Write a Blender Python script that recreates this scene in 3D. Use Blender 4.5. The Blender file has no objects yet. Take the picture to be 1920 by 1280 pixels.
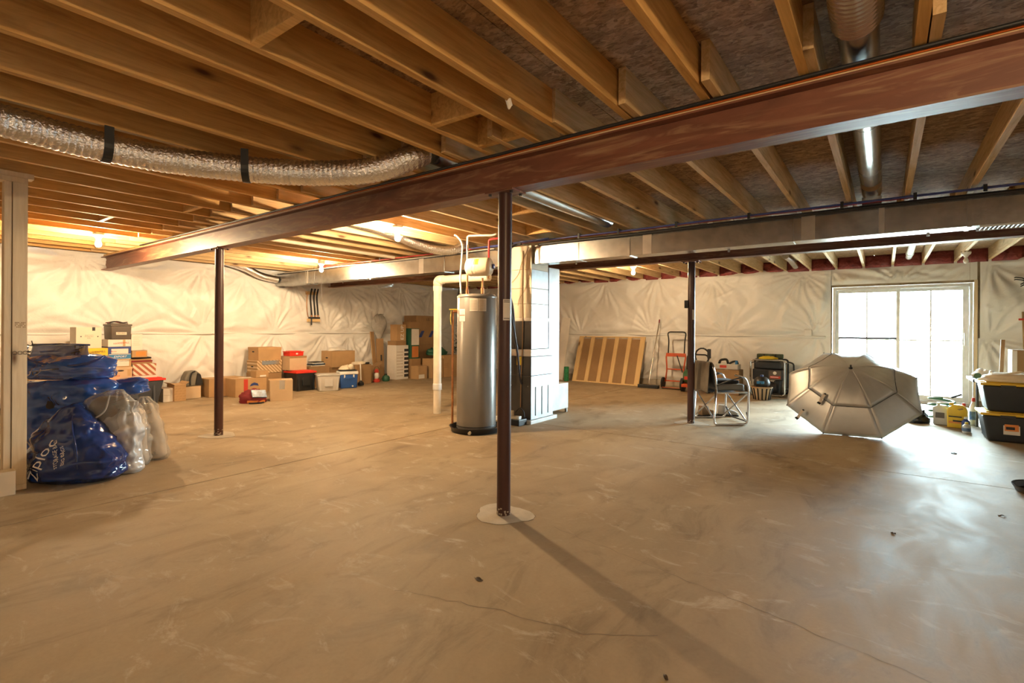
import bpy, bmesh, math, random
import numpy as np
from mathutils import Vector, Matrix, Euler, noise as mnoise

random.seed(7)
SC = bpy.context.scene
COL = SC.collection
R = math.radians
PI = math.pi

# ------------------------------------------------------------------ camera
cam_d = bpy.data.cameras.new('camera')
cam_d.sensor_fit = 'HORIZONTAL'
cam_d.sensor_width = 36.0
cam_d.lens = 947.8 / 1920 * 36.0
cam_d.shift_y = -23.53 / 1920
cam_d.clip_start = 0.05
cam_d.clip_end = 200
cam_o = bpy.data.objects.new('camera', cam_d)
COL.objects.link(cam_o)
cam_o.location = (0, 0, 1.2)
_th = 0.6343
cam_o.matrix_world = (Matrix.Translation((0, 0, 1.2)) @ Matrix.Rotation(_th, 4, 'Z')
                      @ Matrix.Rotation(R(90), 4, 'X') @ Matrix.Rotation(0.0055, 4, 'Z'))
SC.camera = cam_o

# ------------------------------------------------------------------ world, daylight, exposure
W = bpy.data.worlds.new('overcast_sky')
SC.world = W
W.use_nodes = True
_bg = W.node_tree.nodes['Background']
_bg.inputs['Color'].default_value = (0.74, 0.93, 1.0, 1)
_bg.inputs['Strength'].default_value = 54.0
pl = bpy.data.lights.new('door_portal', 'AREA')
pl.shape = 'RECTANGLE'
pl.size = 1.9
pl.size_y = 2.0
pl.cycles.is_portal = True
po = bpy.data.objects.new('door_portal', pl)
COL.objects.link(po)
po.location = (0.19, 10.99, 1.0)
po.rotation_euler = (R(-90), 0, 0)

SC.view_settings.view_transform = 'Standard'
SC.view_settings.look = 'None'
SC.view_settings.gamma = 1.0
SC.view_settings.use_curve_mapping = False
SC.view_settings.exposure = 1.2
BULB = 1500.0
BULB_COL = (1.0, 0.71, 0.40)
SC.cycles.max_bounces = 5
SC.cycles.glossy_bounces = 3
SC.cycles.transmission_bounces = 3
SC.cycles.caustics_reflective = False
SC.cycles.caustics_refractive = False
SC.cycles.diffuse_bounces = 4
SC.cycles.sample_clamp_indirect = 6.0
SC.cycles.transparent_max_bounces = 8

# ------------------------------------------------------------------ materials
MATS = {}


def _nt(name):
    m = bpy.data.materials.new(name)
    m.use_nodes = True
    nt = m.node_tree
    b = nt.nodes['Principled BSDF']
    return m, nt, b


def _coords(nt, scale=(1, 1, 1), rnd=True, src='Object'):
    tc = nt.nodes.new('ShaderNodeTexCoord')
    mp = nt.nodes.new('ShaderNodeMapping')
    mp.inputs['Scale'].default_value = scale
    if rnd:
        oi = nt.nodes.new('ShaderNodeObjectInfo')
        mul = nt.nodes.new('ShaderNodeMath')
        mul.operation = 'MULTIPLY'
        mul.inputs[1].default_value = 37.0
        nt.links.new(oi.outputs['Random'], mul.inputs[0])
        add = nt.nodes.new('ShaderNodeVectorMath')
        add.operation = 'ADD'
        nt.links.new(tc.outputs[src], add.inputs[0])
        nt.links.new(mul.outputs[0], add.inputs[1])
        nt.links.new(add.outputs[0], mp.inputs['Vector'])
    else:
        nt.links.new(tc.outputs[src], mp.inputs['Vector'])
    return mp.outputs['Vector']


def _noise(nt, vec, scale, detail=4, rough=.55, dist=0.0):
    n = nt.nodes.new('ShaderNodeTexNoise')
    n.inputs['Scale'].default_value = scale
    n.inputs['Detail'].default_value = detail
    n.inputs['Roughness'].default_value = rough
    n.inputs['Distortion'].default_value = dist
    nt.links.new(vec, n.inputs['Vector'])
    return n.outputs['Fac']


def _ramp(nt, fac, stops):
    r = nt.nodes.new('ShaderNodeValToRGB')
    e = r.color_ramp.elements
    while len(e) < len(stops):
        e.new(0.5)
    for i, (p, c) in enumerate(stops):
        e[i].position = p
        e[i].color = (*c, 1) if len(c) == 3 else c
    nt.links.new(fac, r.inputs['Fac'])
    return r.outputs['Color']


def _mix(nt, a, b, fac, mode='MIX'):
    m = nt.nodes.new('ShaderNodeMix')
    m.data_type = 'RGBA'
    m.blend_type = mode
    for sock, val in ((m.inputs['Factor'], fac), (m.inputs[6], a), (m.inputs[7], b)):
        if isinstance(val, (int, float)):
            sock.default_value = val
        elif isinstance(val, (tuple, list)):
            sock.default_value = (*val, 1) if len(val) == 3 else val
        else:
            nt.links.new(val, sock)
    return m.outputs[2]


def _bump(nt, b, height, strength=.2, dist=.01):
    bp = nt.nodes.new('ShaderNodeBump')
    bp.inputs['Strength'].default_value = strength
    bp.inputs['Distance'].default_value = dist
    nt.links.new(height, bp.inputs['Height'])
    nt.links.new(bp.outputs['Normal'], b.inputs['Normal'])


def mat(name, col, rough=.6, metal=0.0, var=.12, scale=6, bump=0.0, bscale=40, alpha=1.0,
        stretch=(1, 1, 1), spec=.5, coat=0.0, trans=0.0, emit=None, sheen=0.0):
    if name in MATS:
        return MATS[name]
    m, nt, b = _nt(name)
    vec = _coords(nt, stretch)
    f = _noise(nt, vec, scale)
    lo = tuple(max(0, c * (1 - var)) for c in col)
    hi = tuple(min(1, c * (1 + var)) for c in col)
    nt.links.new(_ramp(nt, f, [(.3, lo), (.7, hi)]), b.inputs['Base Color'])
    b.inputs['Roughness'].default_value = rough
    b.inputs['Metallic'].default_value = metal
    b.inputs['Specular IOR Level'].default_value = spec
    b.inputs['Coat Weight'].default_value = coat
    b.inputs['Alpha'].default_value = alpha
    b.inputs['Transmission Weight'].default_value = trans
    b.inputs['Sheen Weight'].default_value = sheen
    if bump:
        _bump(nt, b, _noise(nt, vec, bscale), bump)
    if emit:
        b.inputs['Emission Color'].default_value = (*emit[0], 1)
        b.inputs['Emission Strength'].default_value = emit[1]
    MATS[name] = m
    return m


def mat_wood(name, c1, c2, knots=True, along='Y', rough=.7, gray=0.0):
    if name in MATS:
        return MATS[name]
    m, nt, b = _nt(name)
    st = {'X': (.35, 5, 5), 'Y': (5, .35, 5), 'Z': (5, 5, .35)}[along]
    vec = _coords(nt, st)
    g = _noise(nt, vec, 6, 5, .6, 1.2)
    col = _ramp(nt, g, [(.3, c1), (.5, tuple((a + b_) / 2 for a, b_ in zip(c1, c2))), (.72, c2)])
    big = _noise(nt, _coords(nt, (1.2, .8, 1.2)), 1.6, 2)
    col = _mix(nt, col, (.9, .83, .74), _ramp(nt, big, [(.45, (0, 0, 0)), (.75, (.45, .45, .45))]), 'MULTIPLY')
    if knots:
        st2 = {'X': (1.6, 5, 5), 'Y': (5, 1.6, 5), 'Z': (5, 5, 1.6)}[along]
        v = nt.nodes.new('ShaderNodeTexVoronoi')
        v.inputs['Scale'].default_value = 1.15
        nt.links.new(_coords(nt, st2), v.inputs['Vector'])
        k = _ramp(nt, v.outputs['Distance'], [(.06, (1, 1, 1)), (.13, (.25, .25, .25)), (.2, (0, 0, 0))])
        col = _mix(nt, col, (.13, .06, .025), k)
    nt.links.new(col, b.inputs['Base Color'])
    b.inputs['Roughness'].default_value = rough
    _bump(nt, b, g, .12, .004)
    MATS[name] = m
    return m


def mat_concrete():
    m, nt, b = _nt('concrete_floor')
    vec = _coords(nt, (1, 1, 1), rnd=False, src='Object')
    a = _noise(nt, vec, .55, 6, .6, .6)
    c = _noise(nt, _coords(nt, (1.6, .7, 1), False), 2.4, 8, .66, .8)
    d = _noise(nt, vec, 60, 3, .6)
    col = _ramp(nt, a, [(.28, (.275, .205, .125)), (.5, (.385, .298, .19)), (.72, (.47, .38, .258))])
    col = _mix(nt, col, _ramp(nt, c, [(.30, (.58, .55, .50)), (.47, (.92, .91, .90)), (.62, (1.0, 1.0, 1.0))]), 1.0, 'MULTIPLY')
    pale = _ramp(nt, _noise(nt, _coords(nt, (.7, 1.3, 1), False), 3.1, 9, .72, 1.5), [(.56, (0, 0, 0)), (.70, (.65, .65, .65))])
    col = _mix(nt, col, (.61, .54, .43), pale)
    col = _mix(nt, col, _ramp(nt, d, [(.3, (.9, .9, .9)), (.6, (1, 1, 1))]), .6, 'MULTIPLY')
    # small dark specks
    v = nt.nodes.new('ShaderNodeTexVoronoi')
    v.inputs['Scale'].default_value = 2.6
    nt.links.new(vec, v.inputs['Vector'])
    col = _mix(nt, col, (.16, .12, .09), _ramp(nt, v.outputs['Distance'], [(.012, (.7, .7, .7)), (.03, (0, 0, 0))]))
    nt.links.new(col, b.inputs['Base Color'])
    rr = _ramp(nt, c, [(.3, (.56, .56, .56)), (.7, (.74, .74, .74))])
    nt.links.new(rr, b.inputs['Roughness'])
    b.inputs['Specular IOR Level'].default_value = .32
    _bump(nt, b, c, .10, .01)
    MATS['concrete_floor'] = m
    return m


def mat_osb():
    m, nt, b = _nt('osb_sheathing')
    vec = _coords(nt, (5, 9, 4), False)
    v = nt.nodes.new('ShaderNodeTexVoronoi')
    v.inputs['Scale'].default_value = 4.5
    dv = nt.nodes.new('ShaderNodeVectorMath')
    dv.operation = 'ADD'
    nz = nt.nodes.new('ShaderNodeTexNoise')
    nz.inputs['Scale'].default_value = 2.0
    nt.links.new(vec, nz.inputs['Vector'])
    nt.links.new(vec, dv.inputs[0])
    nt.links.new(nz.outputs['Color'], dv.inputs[1])
    nt.links.new(dv.outputs[0], v.inputs['Vector'])
    n2 = _noise(nt, _coords(nt, (7, 16, 10), False), 3.0, 5, .7, 1.4)
    sep = nt.nodes.new('ShaderNodeSeparateColor')
    nt.links.new(v.outputs['Color'], sep.inputs['Color'])
    c1 = _ramp(nt, sep.outputs['Red'], [(0, (.24, .135, .065)), (.5, (.38, .235, .12)), (1, (.52, .34, .19))])
    c2 = _ramp(nt, n2, [(.36, (.42, .40, .38)), (.52, (1, 1, 1))])
    nt.links.new(_mix(nt, c1, c2, .9, 'MULTIPLY'), b.inputs['Base Color'])
    b.inputs['Roughness'].default_value = .85
    _bump(nt, b, n2, .4, .004)
    MATS['osb'] = m
    return m


def mat_primer():
    m, nt, b = _nt('steel_primer')
    vec = _coords(nt, (.5, 3, 3))
    a = _noise(nt, vec, 2.2, 6, .6, 1.6)
    c = _noise(nt, _coords(nt, (.8, 6, 6)), 1.6, 5, .6, 2.2)
    col = _ramp(nt, a, [(.3, (.13, .048, .030)), (.6, (.21, .080, .048)), (.8, (.27, .12, .07))])
    col = _mix(nt, col, (.42, .26, .145), _ramp(nt, c, [(.50, (0, 0, 0)), (.72, (.7, .7, .7))]))
    nt.links.new(col, b.inputs['Base Color'])
    b.inputs['Roughness'].default_value = .45
    MATS['primer'] = m
    return m


def mat_poly():
    m, nt, b = _nt('white_poly_sheet')
    vec = _coords(nt, (1, 1, 1), False)
    n = _noise(nt, vec, 1.4, 4)
    nt.links.new(_ramp(nt, n, [(.3, (.76, .745, .715)), (.7, (.84, .83, .81))]), b.inputs['Base Color'])
    b.inputs['Roughness'].default_value = .36
    b.inputs['Specular IOR Level'].default_value = .5
    cr = _noise(nt, vec, 24, 5, .6, .8)
    _bump(nt, b, cr, .22, .02)
    MATS['poly'] = m
    return m


def mat_film(name, col, op=.85, rough=.12):
    """thin coloured plastic film: part see-through, glossy"""
    if name in MATS:
        return MATS[name]
    m, nt, b = _nt(name)
    vec = _coords(nt)
    n = _noise(nt, vec, 3, 5, .6, 1)
    lo = tuple(c * .6 for c in col)
    nt.links.new(_ramp(nt, n, [(.3, lo), (.7, col)]), b.inputs['Base Color'])
    b.inputs['Roughness'].default_value = rough
    b.inputs['Alpha'].default_value = op
    b.inputs['Coat Weight'].default_value = .5
    b.inputs['Coat Roughness'].default_value = .08
    rg = nt.nodes.new('ShaderNodeTexNoise')
    rg.noise_type = 'RIDGED_MULTIFRACTAL'
    rg.inputs['Scale'].default_value = 7.0
    rg.inputs['Detail'].default_value = 3
    rg.inputs['Distortion'].default_value = 1.1
    nt.links.new(vec, rg.inputs['Vector'])
    _bump(nt, b, rg.outputs['Fac'], .9, .03)
    MATS[name] = m
    return m


def mat_stripes(name, c1, c2, ang=45, freq=16, rough=.75):
    if name in MATS:
        return MATS[name]
    m, nt, b = _nt(name)
    tc = nt.nodes.new('ShaderNodeTexCoord')
    mp = nt.nodes.new('ShaderNodeMapping')
    mp.inputs['Rotation'].default_value = (R(ang), 0, R(ang))
    nt.links.new(tc.outputs['Object'], mp.inputs['Vector'])
    w = nt.nodes.new('ShaderNodeTexWave')
    w.inputs['Scale'].default_value = freq
    w.bands_direction = 'Z'
    nt.links.new(mp.outputs[0], w.inputs['Vector'])
    nt.links.new(_ramp(nt, w.outputs['Fac'], [(.45, c1), (.55, c2)]), b.inputs['Base Color'])
    b.inputs['Roughness'].default_value = rough
    MATS[name] = m
    return m


mat_concrete(); mat_osb(); mat_primer(); mat_poly()
mat_wood('joist', (.52, .28, .08), (.80, .50, .185))
mat_wood('stud', (.68, .53, .34), (.80, .66, .46), along='Z')
mat_wood('joist_aged_daylit', (.50, .32, .14), (.76, .56, .31))  # older far-bay wood, its colour made paler for the daylight there
mat_wood('slat', (.66, .45, .20), (.78, .57, .29), along='Z')
mat('galv', (.50, .50, .49), .27, 1.0, .16, 9, .05, 30)
mat('foil', (.86, .86, .87), .24, 1.0, .05, 20, 1.0, 55)
mat('cable_black', (.015, .015, .017), .5)
mat('cable_orange', (.72, .16, .02), .5)
mat('cable_cream', (.70, .50, .30), .5)
mat('pex_red', (.50, .03, .03), .4)
mat('pex_blue', (.045, .06, .22), .4)
mat('pex_white', (.72, .70, .68), .4)
mat('copper', (.55, .26, .12), .35, 1.0, .2, 20)
mat('pvc', (.78, .70, .56), .38)
mat('black_plastic', (.018, .02, .023), .42)
mat('white_paint', (.80, .81, .80), .4)
mat('cardboard', (.46, .29, .14), .8, 0, .10, 4)
mat('cardboard_pale', (.60, .45, .29), .8, 0, .08, 4)
mat('cardboard_dark', (.33, .20, .095), .8, 0, .10, 4)
mat('paper_white', (.74, .70, .64), .75, 0, .05)
mat('cream_box', (.70, .62, .50), .75, 0, .05)
mat('tape', (.52, .36, .18), .3)
mat('ink', (.03, .028, .03), .7)
mat('ink_red', (.55, .05, .03), .7)
mat('ink_white', (.82, .82, .84), .6)
mat('chrome', (.72, .73, .75), .22, 1.0, .05)
mat('rubber', (.02, .02, .02), .7)
mat('steel_dark', (.05, .05, .055), .4, .6)


# ------------------------------------------------------------------ mesh builder
class MB:
    def __init__(self):
        self.v, self.f, self.mi = [], [], []

    def add(self, vs, fs, mi=0):
        o = len(self.v)
        self.v += [tuple(p) for p in vs]
        self.f += [tuple(i + o for i in q) for q in fs]
        self.mi += [mi] * len(fs)
        return self

    def bx(self, x0, x1, y0, y1, z0, z1, mi=0):
        vs = [(x, y, z) for z in (z0, z1) for y in (y0, y1) for x in (x0, x1)]
        return self.add(vs, [(0, 2, 3, 1), (4, 5, 7, 6), (0, 1, 5, 4), (2, 6, 7, 3), (0, 4, 6, 2), (1, 3, 7, 5)], mi)

    def box(self, c, s, rot=None, mi=0, taper=1.0):
        hx, hy, hz = s[0] / 2, s[1] / 2, s[2] / 2
        vs = []
        for z in (-hz, hz):
            t = taper if z < 0 else 1
            for y in (-hy, hy):
                for x in (-hx, hx):
                    vs.append(Vector((x * t, y * t, z)))
        if rot is not None:
            mm = Euler(rot).to_matrix() if not isinstance(rot, Matrix) else rot
            vs = [mm @ p for p in vs]
        vs = [p + Vector(c) for p in vs]
        return self.add(vs, [(0, 2, 3, 1), (4, 5, 7, 6), (0, 1, 5, 4), (2, 6, 7, 3), (0, 4, 6, 2), (1, 3, 7, 5)], mi)

    def tube(self, pts, r, n=8, closed=False, caps=True, mi=0, flat=None):
        pts = [Vector(p) for p in pts]
        k = len(pts)
        rs = r if isinstance(r, (list, tuple)) else [r] * k
        tang = []
        for i in range(k):
            if closed:
                t = pts[(i + 1) % k] - pts[i - 1]
            else:
                t = pts[min(i + 1, k - 1)] - pts[max(i - 1, 0)]
            tang.append(t.normalized())
        up = Vector((0, 0, 1)) if abs(tang[0].z) < .9 else Vector((1, 0, 0))
        nrm = (up - tang[0] * up.dot(tang[0])).normalized()
        vs = []
        for i in range(k):
            nrm = (nrm - tang[i] * nrm.dot(tang[i])).normalized()
            bn = tang[i].cross(nrm)
            for j in range(n):
                a = 2 * PI * j / n
                ca, sa = math.cos(a), math.sin(a)
                if flat:
                    ca *= flat
                vs.append(pts[i] + (nrm * ca + bn * sa) * rs[i])
        fs = []
        rng = k if closed else k - 1
        for i in range(rng):
            for j in range(n):
                a, b = i * n + j, i * n + (j + 1) % n
                c, d = ((i + 1) % k) * n + (j + 1) % n, ((i + 1) % k) * n + j
                fs.append((a, b, c, d))
        if caps and not closed:
            fs.append(tuple(reversed(range(n))))
            fs.append(tuple(range((k - 1) * n, k * n)))
        return self.add(vs, fs, mi)

    def cyl(self, p0, p1, r0, r1=None, n=16, mi=0):
        return self.tube([p0, p1], [r0, r0 if r1 is None else r1], n, mi=mi)

    def lathe(self, prof, n=24, c=(0, 0, 0), rot=None, mi=0, caps=True):
        vs = []
        for r, z in prof:
            for j in range(n):
                a = 2 * PI * j / n
                p = Vector((r * math.cos(a), r * math.sin(a), z))
                if rot is not None:
                    p = Euler(rot).to_matrix() @ p
                vs.append(p + Vector(c))
        fs = []
        for i in range(len(prof) - 1):
            for j in range(n):
                fs.append((i * n + j, i * n + (j + 1) % n, (i + 1) * n + (j + 1) % n, (i + 1) * n + j))
        if caps:
            fs.append(tuple(reversed(range(n))))
            fs.append(tuple(range((len(prof) - 1) * n, len(prof) * n)))
        return self.add(vs, fs, mi)

    def prism(self, poly, z0, z1, plane='XY', mi=0):
        k = len(poly)

        def P(a, b, c):
            return {'XY': (a, b, c), 'XZ': (a, c, b), 'YZ': (c, a, b)}[plane]
        vs = [P(a, b, z0) for a, b in poly] + [P(a, b, z1) for a, b in poly]
        fs = [tuple(range(k)), tuple(reversed(range(k, 2 * k)))]
        for i in range(k):
            j = (i + 1) % k
            fs.append((i, i + k, j + k, j))
        return self.add(vs, fs, mi)

    def grid(self, fn, nu, nv, mi=0, wrap=False):
        vs = [fn(i / nu, j / nv) for i in range(nu + 1) for j in range(nv + 1)]
        fs = [(i * (nv + 1) + j, (i + 1) * (nv + 1) + j, (i + 1) * (nv + 1) + j + 1, i * (nv + 1) + j + 1)
              for i in range(nu) for j in range(nv)]
        return self.add(vs, fs, mi)

    def build(self, name, m=None, parent=None, smooth=False, bevel=0.0, seg=2, loc=None, solid=0.0, sub=0):
        me = bpy.data.meshes.new(name)
        me.from_pydata(self.v, [], self.f)
        bm = bmesh.new()
        bm.from_mesh(me)
        bmesh.ops.recalc_face_normals(bm, faces=bm.faces)
        if bevel:
            bmesh.ops.bevel(bm, geom=[e for e in bm.edges if len(e.link_faces) == 2 and e.calc_face_angle(0) > .5],
                            offset=bevel, segments=seg, affect='EDGES', profile=.6)
        bm.to_mesh(me)
        bm.free()
        ms = m if isinstance(m, (list, tuple)) else [m]
        for q in ms:
            if q is not None:
                me.materials.append(MATS[q] if isinstance(q, str) else q)
        if len(ms) > 1 and not bevel:
            me.polygons.foreach_set('material_index', self.mi)
        if smooth:
            me.polygons.foreach_set('use_smooth', [True] * len(me.polygons))
            if smooth == 'auto':
                me.set_sharp_from_angle(angle=R(38))
        o = bpy.data.objects.new(name, me)
        COL.objects.link(o)
        if parent is not None:
            o.parent = parent
        if loc:
            o.location = loc
        if solid:
            md = o.modifiers.new('thickness', 'SOLIDIFY')
            md.thickness = solid
            md.offset = 0
        if sub:
            md = o.modifiers.new('smooth', 'SUBSURF')
            md.levels = md.render_levels = sub
        return o


def tag(o, label, cat=None, group=None, kind=None):
    if label:
        o['label'] = label
    if cat:
        o['category'] = cat
    if group:
        o['group'] = group
    if kind:
        o['kind'] = kind
    return o


def thing(name, label, cat, loc=(0, 0, 0), rz=0.0, group=None):
    o = bpy.data.objects.new(name, None)
    COL.objects.link(o)
    o.empty_display_size = .1
    o.location = loc
    o.rotation_euler = (0, 0, rz)
    return tag(o, label, cat, group)


def struct(name, label, mb, m, **k):
    return tag(mb.build(name, m, **k), label, None, None, 'structure')


def copy_to(o, loc, parent=None, rot=None):
    c = o.copy()
    COL.objects.link(c)
    c.location = loc
    if parent is not None:
        c.parent = parent
    if rot is not None:
        c.rotation_euler = rot
    return c


def text(name, s, size, m, parent, loc, rot, ext=.0012, align='CENTER', sx=1.0, shear=0.0):
    cu = bpy.data.curves.new(name, 'FONT')
    cu.body = s
    cu.size = size
    cu.align_x = align
    cu.align_y = 'CENTER'
    cu.extrude = ext
    cu.shear = shear
    cu.resolution_u = 2
    tmp = bpy.data.objects.new('tmp', cu)
    COL.objects.link(tmp)
    dg = bpy.context.evaluated_depsgraph_get()
    me = bpy.data.meshes.new_from_object(tmp.evaluated_get(dg))
    bpy.data.objects.remove(tmp)
    me.name = name
    me.materials.clear()
    me.materials.append(MATS[m])
    o = bpy.data.objects.new(name, me)
    COL.objects.link(o)
    o.parent = parent
    o.location = loc
    o.rotation_euler = rot
    o.scale = (sx, 1, 1)
    return o


def smooth_path(pts, n=8):
    """Catmull-Rom through points"""
    P = [Vector(p) for p in pts]
    P = [P[0] * 2 - P[1]] + P + [P[-1] * 2 - P[-2]]
    out = []
    for i in range(1, len(P) - 2):
        for k in range(n):
            t = k / n
            a, b, c, d = P[i - 1], P[i], P[i + 1], P[i + 2]
            out.append(.5 * ((2 * b) + (c - a) * t + (2 * a - 5 * b + 4 * c - d) * t * t + (3 * b - a - 3 * c + d) * t ** 3))
    out.append(P[-2])
    return out


def corner_path(pts, rad, n=5):
    """polyline with rounded corners"""
    P = [Vector(p) for p in pts]
    out = [P[0]]
    for i in range(1, len(P) - 1):
        a, b, c = P[i - 1], P[i], P[i + 1]
        r = min(rad, (a - b).length * .49, (c - b).length * .49)
        s = b + (a - b).normalized() * r
        e = b + (c - b).normalized() * r
        for k in range(n + 1):
            t = k / n
            out.append(s * (1 - t) ** 2 + b * 2 * t * (1 - t) + e * t * t)
    out.append(P[-1])
    return out
# ================================================================== structure
ZJ, ZS = 2.328, 2.512           # joist underside, subfloor underside
XL, XR, YF, YB = -9.9, 4.5, -3.0, 10.83

# floor: four poured slabs parted by two control joints
floor = struct('floor', 'bare grey-brown concrete slab floor', MB().bx(XL - .1, XR + .1, YF - .1, YB + .1, -.16, -.10), 'concrete_floor')
for (a, b, c, d) in ((XL, -4.262, YF, 5.374), (-4.250, XR, YF, 5.374), (XL, -4.262, 5.386, YB + .05), (-4.250, XR, 5.386, YB + .05)):
    s = MB().bx(a, b, c, d, -.10, 0).build('slab', 'concrete_floor', floor)


def wob(pts, w, seed, step=.05, amp=.012):
    rnd = random.Random(seed)
    P = []
    for a, b in zip(pts[:-1], pts[1:]):
        n = max(2, int((Vector(b) - Vector(a)).length / step))
        for k in range(n):
            p = Vector(a).lerp(Vector(b), k / n)
            P.append((p.x + rnd.uniform(-amp, amp), p.y + rnd.uniform(-amp, amp)))
    P.append(pts[-1])
    m = MB()
    vs, fs = [], []
    for i, p in enumerate(P):
        q = P[min(i + 1, len(P) - 1)]
        o = P[max(i - 1, 0)]
        t = Vector((q[0] - o[0], q[1] - o[1])).normalized()
        ww = w * rnd.uniform(.5, 1.2)
        vs += [(p[0] - t.y * ww, p[1] + t.x * ww, .0008), (p[0] + t.y * ww, p[1] - t.x * ww, .0008)]
    fs = [(2 * i, 2 * i + 1, 2 * i + 3, 2 * i + 2) for i in range(len(P) - 1)]
    return m.add(vs, fs)


mat('crack', (.22, .175, .13), .9)
wob([(-1.6, 2.62), (-.95, 2.5), (-.3, 2.35), (.35, 2.2), (.75, 2.0)], .0016, 1).build('crack', 'crack', floor)
wob([(-.72, 1.93), (-.95, 1.78), (-1.35, 1.70), (-1.8, 1.55)], .0016, 2).build('crack', 'crack', floor)

# walls
wall_left = struct('wall_left', 'left foundation wall faced with white plastic insulation blanket', MB().bx(XL - .2, XL, YF, YB + .2, 0, ZS), 'concrete_floor')
wb = MB()
DX0, DX1, DZ = -.76, 1.15, 1.985
wb.bx(XL, DX0, YB, YB + .15, 0, ZS)
wb.bx(DX1, XR, YB, YB + .15, 0, ZS)
wb.bx(DX0, DX1, YB, YB + .15, DZ, ZS)
wall_back = struct('wall_back', 'far wall faced with white plastic around the sliding glass door', wb, 'concrete_floor')
mat('bare_wall', (.55, .5, .44), .8)
struct('wall_right', 'plain side wall beyond the right edge of the view', MB().bx(XR, XR + .15, YF, YB, 0, ZS), 'poly')
struct('wall_front', 'plain wall behind the viewer', MB().bx(XL, XR, YF - .15, YF, 0, ZS), 'poly')

# ------------------------------------------------------------------ insulation blankets
def blanket_np(u0, u1, z0, z1, pins, seed, res=.024, A=.085, edge=True):
    rs = np.random.RandomState(seed)
    nu, nz = max(4, int((u1 - u0) / res)), max(4, int((z1 - z0) / res))
    U, Z = np.meshgrid(np.linspace(u0, u1, nu + 1), np.linspace(z0, z1, nz + 1), indexing='ij')
    du, dz = U, Z
    wu = U + .02 * np.sin(5.1 * Z + 2.0 * U + seed) + .015 * np.sin(9.7 * U - 6 * Z)
    wz = Z + .02 * np.sin(4.3 * U + seed * 1.7) + .012 * np.sin(11 * Z + 5 * U)
    dmin = np.full(U.shape, 9.0)
    cre = np.zeros(U.shape)
    for (pu, pz) in pins:
        d = np.hypot(wu - pu, wz - pz)
        dmin = np.minimum(dmin, d)
        ang = np.arctan2(wz - pz, wu - pu)
        r = np.zeros(U.shape)
        for k in range(6):
            fr = rs.randint(5, 26)
            ph = rs.uniform(0, 6.28)
            r += np.abs(np.sin(.5 * fr * ang + ph + .35 * np.sin(2 * ang + ph * 2) + .5 * np.sin(d * 4 + ph))) * rs.uniform(.5, 1)
        r = r / 6 - .48
        wgt = np.exp(-d / .5) * (1 - np.exp(-(d / .07) ** 2))
        cre += .24 * wgt * r
    h = A * (1 - np.exp(-(dmin / .42) ** 2)) + cre
    for k in range(9):
        f = rs.uniform(3, 14)
        an = rs.uniform(-.9, .9) + PI / 2 * (k % 2)
        h += .009 / (1 + f * .10) * np.sin(f * (U * math.cos(an) + Z * math.sin(an)) + 1.7 * np.sin(2.3 * U + k) + rs.uniform(0, 6))
    # little pinched wrinkles
    for k in range(int((u1 - u0) * 14)):
        cu, cz = rs.uniform(u0, u1), rs.uniform(z0, z1)
        an = rs.uniform(0, PI)
        L, wd = rs.uniform(.08, .3), rs.uniform(.012, .03)
        a = (U - cu) * math.cos(an) + (Z - cz) * math.sin(an)
        b = -(U - cu) * math.sin(an) + (Z - cz) * math.cos(an)
        h += rs.uniform(.005, .016) * np.exp(-(a / L) ** 2 - (b / wd) ** 2)
    if edge:
        e = np.minimum(np.minimum(Z - z0, z1 - Z), np.minimum(U - u0, u1 - U))
        h *= 1 - .75 * np.exp(-(e / .06) ** 2)
    h = np.maximum(h, .003)
    return U, Z, h, nu, nz


def blanket(name, axis, base, u0, u1, z0, z1, pins, parent, seed, A=.085, sgn=1):
    U, Z, h, nu, nz = blanket_np(u0, u1, z0, z1, pins, seed, A=A)
    if axis == 'X':
        P = np.stack([base + h * sgn, U, Z], -1)
    else:
        P = np.stack([U, base - h * sgn, Z], -1)
    P = P.reshape(-1, 3)
    idx = np.arange((nu + 1) * (nz + 1)).reshape(nu + 1, nz + 1)
    F = np.stack([idx[:-1, :-1], idx[1:, :-1], idx[1:, 1:], idx[:-1, 1:]], -1).reshape(-1, 4)
    if axis == 'Y':
        F = F
    else:
        F = F[:, ::1]
    me = bpy.data.meshes.new(name)
    me.from_pydata([], [], [])
    me.vertices.add(len(P))
    me.vertices.foreach_set('co', P.astype(np.float32).ravel())
    me.loops.add(F.size)
    me.loops.foreach_set('vertex_index', F.astype(np.int32).ravel())
    me.polygons.add(len(F))
    me.polygons.foreach_set('loop_start', np.arange(0, F.size, 4, dtype=np.int32))
    me.polygons.foreach_set('loop_total', np.full(len(F), 4, dtype=np.int32))
    me.polygons.foreach_set('use_smooth', np.ones(len(F), dtype=bool))
    me.update(calc_edges=True)
    me.validate()
    me.materials.append(MATS['poly'])
    o = bpy.data.objects.new(name, me)
    COL.objects.link(o)
    o.parent = parent
    return o


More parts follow.
